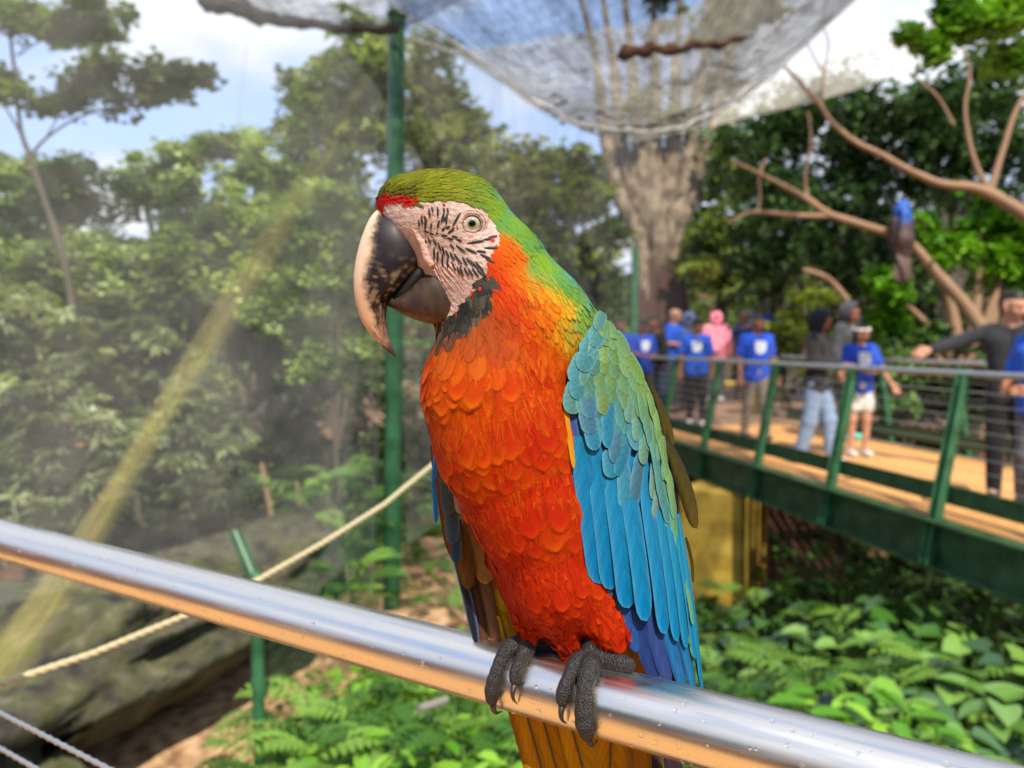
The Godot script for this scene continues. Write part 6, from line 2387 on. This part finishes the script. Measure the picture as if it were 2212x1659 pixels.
func near_wing(t: Node3D) -> void:
	var r := RandomNumberGenerator.new()
	r.seed = 12
	# the fleshy wing below its feathers
	var core := MB.new()
	var rows := []
	for j in 31:
		var y := lerpf(700.0, 1285.0, j / 30.0)
		var ring := []
		for i in 25:
			var a := TAU * (i % 24) / 24.0
			var l := along(WING_L, y) + 8.0
			var rr := along(WING_R, y) - 6.0
			var x := lerpf(l, rr, 0.5 - 0.5 * cos(a))
			ring.append(bp(x, y, wing_z(x, y) - 14.0 + (-30.0 * sin(a) if sin(a) > 0.0 else 0.0)))
		rows.append(ring)
	core.loft(rows, range(31).map(func(j): return mixc(lin(104, 150, 110), lin(24, 120, 170), (j - 4) / 10.0)))
	var w := part("wing", core.mesh(), M.paint, t)
	w.set_meta("label", "blue and green folded wing facing the camera")
	var violet := lin(50, 72, 140)
	# flight feathers below
	for q in [[1316, 1180, 1378, 1408, 50, violet, lin(52, 104, 176)], [1336, 1220, 1420, 1466, 54, lin(54, 70, 124), violet], [1376, 1240, 1447, 1478, 50, lin(56, 80, 146), lin(66, 88, 156)], [1404, 1250, 1480, 1494, 46, lin(40, 120, 180), lin(50, 124, 190)], [1440, 1260, 1502, 1500, 40, lin(36, 130, 188), lin(46, 138, 196)], [1462, 1240, 1520, 1504, 26, lin(30, 140, 196), lin(40, 150, 206)]]:
		wing_feather(w, q[0], q[1], q[2], q[3], q[4], -7.0, q[5], q[6], lin(40, 70, 120), 0.3)
	# long blue feathers, each overlying the one before
	var long := [[1232, 884, 1254, 1118, 30, 0], [1240, 880, 1268, 1214, 34, 0], [1254, 940, 1300, 1262, 60, 1], [1286, 960, 1322, 1274, 56, 1], [1320, 1000, 1359, 1314, 60, 1], [1352, 1016, 1397, 1342, 58, 1], [1390, 1030, 1438, 1370, 54, 1], [1418, 1050, 1464, 1386, 46, 1], [1438, 1070, 1484, 1400, 40, 1], [1454, 1090, 1503, 1424, 34, 1], [1466, 1110, 1516, 1478, 26, 1]]
	for k in long.size():
		var q: Array = long[k]
		var base := lin(74, 98, 176) if q[5] == 0 else mixc(lin(34, 138, 192), lin(56, 170, 198), float(k) / long.size() * 0.6)
		var tip := lin(56, 100, 178) if q[5] == 0 else mixc(lin(4, 120, 190), lin(16, 150, 200), float(k) / long.size())
		wing_feather(w, q[0], q[1], q[2], q[3], q[4], k * 0.7 - 3.0, vary(base, 0.06), vary(tip, 0.06), mixc(tip, lin(120, 190, 206), 0.35), 0.15, 0.012)
	# greenish narrow feathers down the trailing edge
	for q in [[1424, 1010, 1446, 1140, 40], [1440, 1030, 1462, 1178, 36], [1452, 1090, 1470, 1236, 32], [1458, 1130, 1480, 1262, 30], [1466, 1180, 1490, 1306, 26], [1474, 1220, 1498, 1350, 22], [1444, 1060, 1458, 1176, 34]]:
		wing_feather(w, q[0], q[1], q[2], q[3], q[4], 6.0, vary(lin(104, 166, 130), 0.08), vary(lin(118, 176, 118), 0.08), lin(96, 180, 190), 0.2)
	# big coverts, from the close-up (tip, base, width), lowest rows first
	var big := [[460, 1312, 440, 960, 128, 2], [486, 1312, 552, 905, 124, 3], [620, 1196, 632, 950, 86, 1], [630, 1344, 676, 1060, 104, 4], [375, 1062, 360, 880, 140, 0], [400, 1050, 470, 800, 120, 0], [560, 980, 578, 780, 112, 1], [270, 890, 225, 700, 104, 0], [372, 968, 450, 650, 128, 3], [345, 880, 350, 600, 112, 0], [245, 786, 205, 620, 118, 3], [330, 780, 370, 540, 108, 0], [240, 690, 205, 480, 118, 3], [318, 672, 322, 490, 116, 5], [460, 640, 440, 510, 96, 5], [520, 836, 520, 660, 96, 1], [600, 760, 590, 620, 80, 5], [470, 720, 480, 560, 90, 1], [540, 690, 545, 560, 76, 5], [660, 960, 650, 800, 76, 1], [640, 860, 630, 700, 70, 5], [690, 1080, 690, 900, 64, 1], [700, 960, 690, 800, 58, 5]]
	var tints := [lin(50, 142, 178), lin(118, 168, 142), lin(62, 150, 184), lin(76, 128, 156), lin(132, 168, 160), lin(126, 158, 92)]
	for k in big.size():
		var q: Array = big[k]
		var c: Color = vary(tints[q[5]], 0.07)
		wing_feather(w, 1194.5 + 0.3466 * q[2], 663.6 + 0.3466 * q[3], 1194.5 + 0.3466 * q[0], 663.6 + 0.3466 * q[1], q[4] * 0.3466 * 1.12, 5.5 + k * 0.30, mixc(c, lin(120, 150, 140), 0.15), c, mixc(c, lin(132, 200, 214), 0.55), 0.36, 0.015)
	# small scalloped coverts over the shoulder
	var rowsn := [[962, 6, 84], [928, 6, 80], [894, 7, 74], [861, 7, 70], [829, 6, 66], [798, 6, 62], [768, 5, 56], [739, 4, 48], [714, 3, 40]]
	for j in rowsn.size():
		var q: Array = rowsn[j]
		for k in q[1]:
			var u: float = (k + 0.5 + (0.25 if j % 2 else -0.2)) / q[1]
			var y: float = q[0] + 26.0 * u + r.randf_range(-5, 5) - 20.0 * (1.0 - u) * (1.0 if j < 2 else 0.0)
			var l := along(WING_L, y)
			var rr := along(WING_R, y)
			if j < 2 and u < 0.30:
				continue
			var x := lerpf(l, rr, u)
			var wd: float = (rr - l) / q[1] * 1.75
			var c := vary(mixc(wing_color(x, y), [lin(118, 140, 62), lin(84, 128, 150), lin(128, 160, 96)][r.randi() % 3], 0.35 * r.randf()), 0.10)
			wing_feather(w, lerpf(along(WING_L, y - q[2]), along(WING_R, y - q[2]), lerpf(0.5, u, 0.85)), y - q[2], x, y, wd, 6.0 + j * 0.4, c * 0.85, c, mixc(c, lin(120, 196, 206), 0.45), 0.42, 0.02)
	for j in 9:      # trailing edge scallops
		var y := 905.0 + j * 27.0
		for k in 2:
			var x := along(WING_R, y) - 10.0 - k * 20.0
			var c := vary(wing_color(x, y), 0.10)
			wing_feather(w, x - 12.0, y - 58.0, x + r.randf_range(-3, 4), y + k * 9.0, 34.0, 13.0 - j * 0.3, c, c, mixc(c, lin(136, 200, 196), 0.45), 0.4, 0.03)
	# yellow lining that shows along the front edge
	for q in [[1221, 870, 1231, 960, 12], [1224, 900, 1240, 1012, 11]]:
		var b := MB.new()
		quill(b, bp(q[0], q[1], 138), bp(q[2], q[3], 143), q[4] * 0.5 / F, wing_normal(1240, 900), 0.02, lin(190, 130, 20), lin(190, 138, 34), lin(196, 142, 34), 0.3, 8)
		part("wing_feather", b.mesh(), M.feather_wing, w)
	# olive feathers standing off behind the wing
	for q in [[1398, 810, 1440, 945, 16, -66], [1404, 830, 1456, 962, 24, -76], [1440, 950, 1506, 1142, 44, -80], [1432, 930, 1474, 1070, 26, -72], [1482, 1160, 1498, 1260, 10, -80]]:
		var b := MB.new()
		quill(b, bp(q[0], q[1], q[5]), bp(q[2], q[3], q[5] - 10), q[4] * 0.56 / F, (cam_xf.basis * Vector3(0.5, 0.1, 0.8)).normalized(), 0.07, lin(44, 40, 20), lin(88, 74, 24), lin(18, 17, 14), 0.34, 9, 0.2)
		part("wing_feather", b.mesh(), M.feather_wing, w)


func far_wing(t: Node3D) -> void:
	var w: MeshInstance3D = null
	var nrm := (cam_xf.basis * Vector3(-0.35, 0.05, 0.9)).normalized()
	var list := [
		[1030, 1100, 1100, 1440, 96, -96, lin(176, 132, 26), lin(196, 146, 22), lin(150, 110, 24)],
		[1004, 1120, 1066, 1420, 50, -94, lin(96, 66, 44), lin(142, 100, 70), lin(80, 54, 40)],
		[990, 1160, 1046, 1412, 34, -92, lin(66, 42, 28), lin(96, 62, 44), lin(40, 30, 30)],
		[972, 1150, 1030, 1396, 24, -88, lin(40, 42, 52), lin(34, 34, 40), lin(84, 116, 160)],
		[1040, 1080, 1082, 1276, 62, -86, lin(96, 66, 20), lin(126, 88, 26), lin(90, 60, 24)],
		[1008, 1100, 1050, 1262, 54, -82, lin(134, 92, 36), lin(150, 108, 48), lin(176, 130, 84)],
		[980, 1120, 1012, 1274, 40, -80, lin(110, 74, 24), lin(104, 68, 24), lin(80, 54, 22)],
		[938, 960, 978, 1204, 40, -78, lin(134, 72, 30), lin(110, 54, 24), lin(46, 30, 26)],
		[944, 940, 934, 1046, 12, -70, lin(44, 116, 176), lin(44, 116, 176), lin(60, 140, 196)],
		[934, 1030, 942, 1130, 12, -70, lin(44, 116, 176), lin(40, 104, 166), lin(60, 140, 196)],
		[954, 930, 962, 1046, 50, -66, lin(60, 66, 60), lin(76, 82, 74), lin(96, 102, 92)],
		[978, 950, 976, 1066, 44, -64, lin(56, 60, 54), lin(72, 76, 68), lin(90, 92, 84)],
		[962, 1000, 968, 1112, 42, -68, lin(64, 70, 64), lin(70, 78, 74), lin(92, 100, 94)],
		[970, 1060, 976, 1176, 36, -70, lin(58, 68, 68), lin(62, 78, 84), lin(90, 104, 106)],
		[974, 1110, 984, 1216, 32, -72, lin(54, 70, 78), lin(48, 66, 84), lin(80, 104, 124)],
		[1000, 990, 1020, 1136, 54, -50, lin(196, 92, 20), lin(216, 60, 14), lin(206, 84, 20)],
		[984, 1010, 992, 1110, 26, -52, lin(150, 90, 40), lin(176, 120, 96), lin(120, 80, 50)]]
	for q in list:
		var b := MB.new()
		quill(b, bp(q[0], q[1], q[5]), bp(q[2], q[3], q[5] + 4), q[4] * 0.57 / F, nrm, -0.02, q[6], q[7], q[8], 0.26, 10, 0.14)
		if w == null:
			w = part("wing", b.mesh(), M.feather_wing, t)
			w.set_meta("label", "shaded underside of the wing at the left")
		else:
			part("wing_feather", b.mesh(), M.feather_wing, w)


func tail(t: Node3D) -> void:
	var yel := lin(196, 138, 14)
	var och := lin(176, 114, 12)
	var brn := lin(84, 50, 24)
	for q in [[1160, 1250, 1300, 1900, 60, -96, lin(46, 60, 84), lin(40, 54, 80), brn], [1080, 1330, 1236, 1900, 78, -92, yel, och, brn], [1110, 1320, 1270, 1910, 66, -89, och, yel, brn], [1170, 1330, 1330, 1920, 92, -86, yel, yel, och], [1260, 1340, 1350, 1930, 74, -100, lin(60, 76, 92), lin(66, 84, 100), brn],
		[1330, 1350, 1306, 1930, 96, -84, och, yel, brn], [1380, 1380, 1376, 1920, 60, -90, lin(150, 96, 16), och, brn], [1400, 1380, 1420, 1900, 44, -96, lin(48, 38, 52), lin(52, 44, 62), lin(110, 74, 26)], [1450, 1400, 1458, 1880, 40, -98, lin(56, 40, 54), lin(62, 48, 66), lin(40, 30, 40)], [1130, 1240, 1180, 1480, 70, -70, lin(150, 140, 36), lin(168, 154, 40), lin(120, 110, 30)], [1200, 1300, 1216, 1480, 60, -76, lin(150, 150, 44), lin(160, 150, 50), lin(120, 120, 40)]]:
		var b := MB.new()
		quill(b, bp(q[0], q[1], q[5]), bp(q[2], q[3], q[5] - 20), q[4] * 0.58 / F, (cam_xf.basis * Vector3(-0.1, 0.1, 1)).normalized(), 0.01, q[6], q[7], q[8], 0.12, 12, 0.08)
		var tf := part("tail_feather", b.mesh(), M.feather_wing, t)
		if q[4] > 60:
			var sb := MB.new()
			quill(sb, bp(q[0], q[1], q[5] + 3.0), bp(q[2], q[3], q[5] - 15.0), 0.0016, (cam_xf.basis * Vector3(-0.1, 0.1, 1)).normalized(), 0.012, brn, brn, brn, 0.05, 8, 0.3)
			part("feather_shaft", sb.mesh(), M.paint, tf)


func toe_at(px: float, th: float, r: float) -> Vector3:
	return rail_at(px) + (Vector3.UP * cos(th) + rail_n * sin(th)) * (RAIL_R + r)


func feet(t: Node3D) -> void:
	var k := 0.54 / F
	var gray := lin(22, 21, 22)
	# [hub column, leg end, toes: [column at the hub, column at the tip, last angle, claw length], back toe column]
	for q in [[1140, [1178, 1330, -22], [[1120, 1106, 1.78, 0.62, 18.5], [1150, 1152, 1.12, 0.62, 17.5]], [1196, -0.5]], [1276, [1316, 1352, 40], [[1260, 1254, 1.30, 0.62, 18.0], [1288, 1304, 1.98, 0.62, 20.5]], [1352, -0.12]]]:
		var bones := []
		var hub := toe_at(q[0], -0.08, 17.0 * k)
		var leg := bp(q[1][0], q[1][1], q[1][2])
		bones.append([leg, hub + Vector3.UP * 10.0 * k, 21.0 * k, 24.0 * k])
		bones.append([hub + Vector3.UP * 8.0 * k, hub, 24.0 * k, 22.0 * k])
		var claws := []
		for toe in q[2]:
			var last := hub
			var lr := 22.0 * k
			var n := 7
			for i in range(1, n + 1):
				var f := float(i) / n
				var knob := 1.0 + 0.09 * sin(f * 9.0)
				var r: float = toe[4] * k * lerpf(1.0, 0.76, f) * knob
				var p := toe_at(lerpf(toe[0], toe[1], f), lerpf(0.1, toe[2], f), r * 0.80)
				bones.append([last, p, lr, r])
				last = p
				lr = r
			claws.append([toe[1], toe[2], lr, toe[3]])
		# hind toe lying along the pipe
		var last2 := hub
		for i in range(1, 5):
			var f := i / 4.0
			var p := toe_at(lerpf(q[0] + 6.0, q[3][0], f), lerpf(-0.1, q[3][1], f), 15.0 * k)
			bones.append([last2, p, 19.0 * k, lerpf(19.0, 16.0, f) * k])
			last2 = p
		var b := MB.new()
		nets(bones, 0.0016, 0.0011, b, gray)
		for i in b.v.size():
			b.c[i] = vary(mixc(gray, lin(38, 35, 35), 0.5 + coat_noise.get_noise_2d(b.v[i].x * 60000.0, b.v[i].y * 60000.0)), 0.10)
		var foot := part("foot", b.mesh(), M.foot_skin, t)
		for c in claws:
			var pts := []
			var rad := []
			for i in 11:
				var f := i / 10.0
				var th: float = c[1] + 0.10 + f * c[3]
				pts.append(toe_at(c[0] + 3.0 * f, th, c[2] * 0.55 + (11.0 * sin(PI * minf(f * 1.1, 1.0)) - 4.0 * f) * k))
				rad.append(c[2] * lerpf(0.62, 0.05, pow(f, 0.9)))
			var cb := MB.new()
			cb.tube(pts, rad, 12)
			part("claw", cb.mesh(), M.claw, foot)
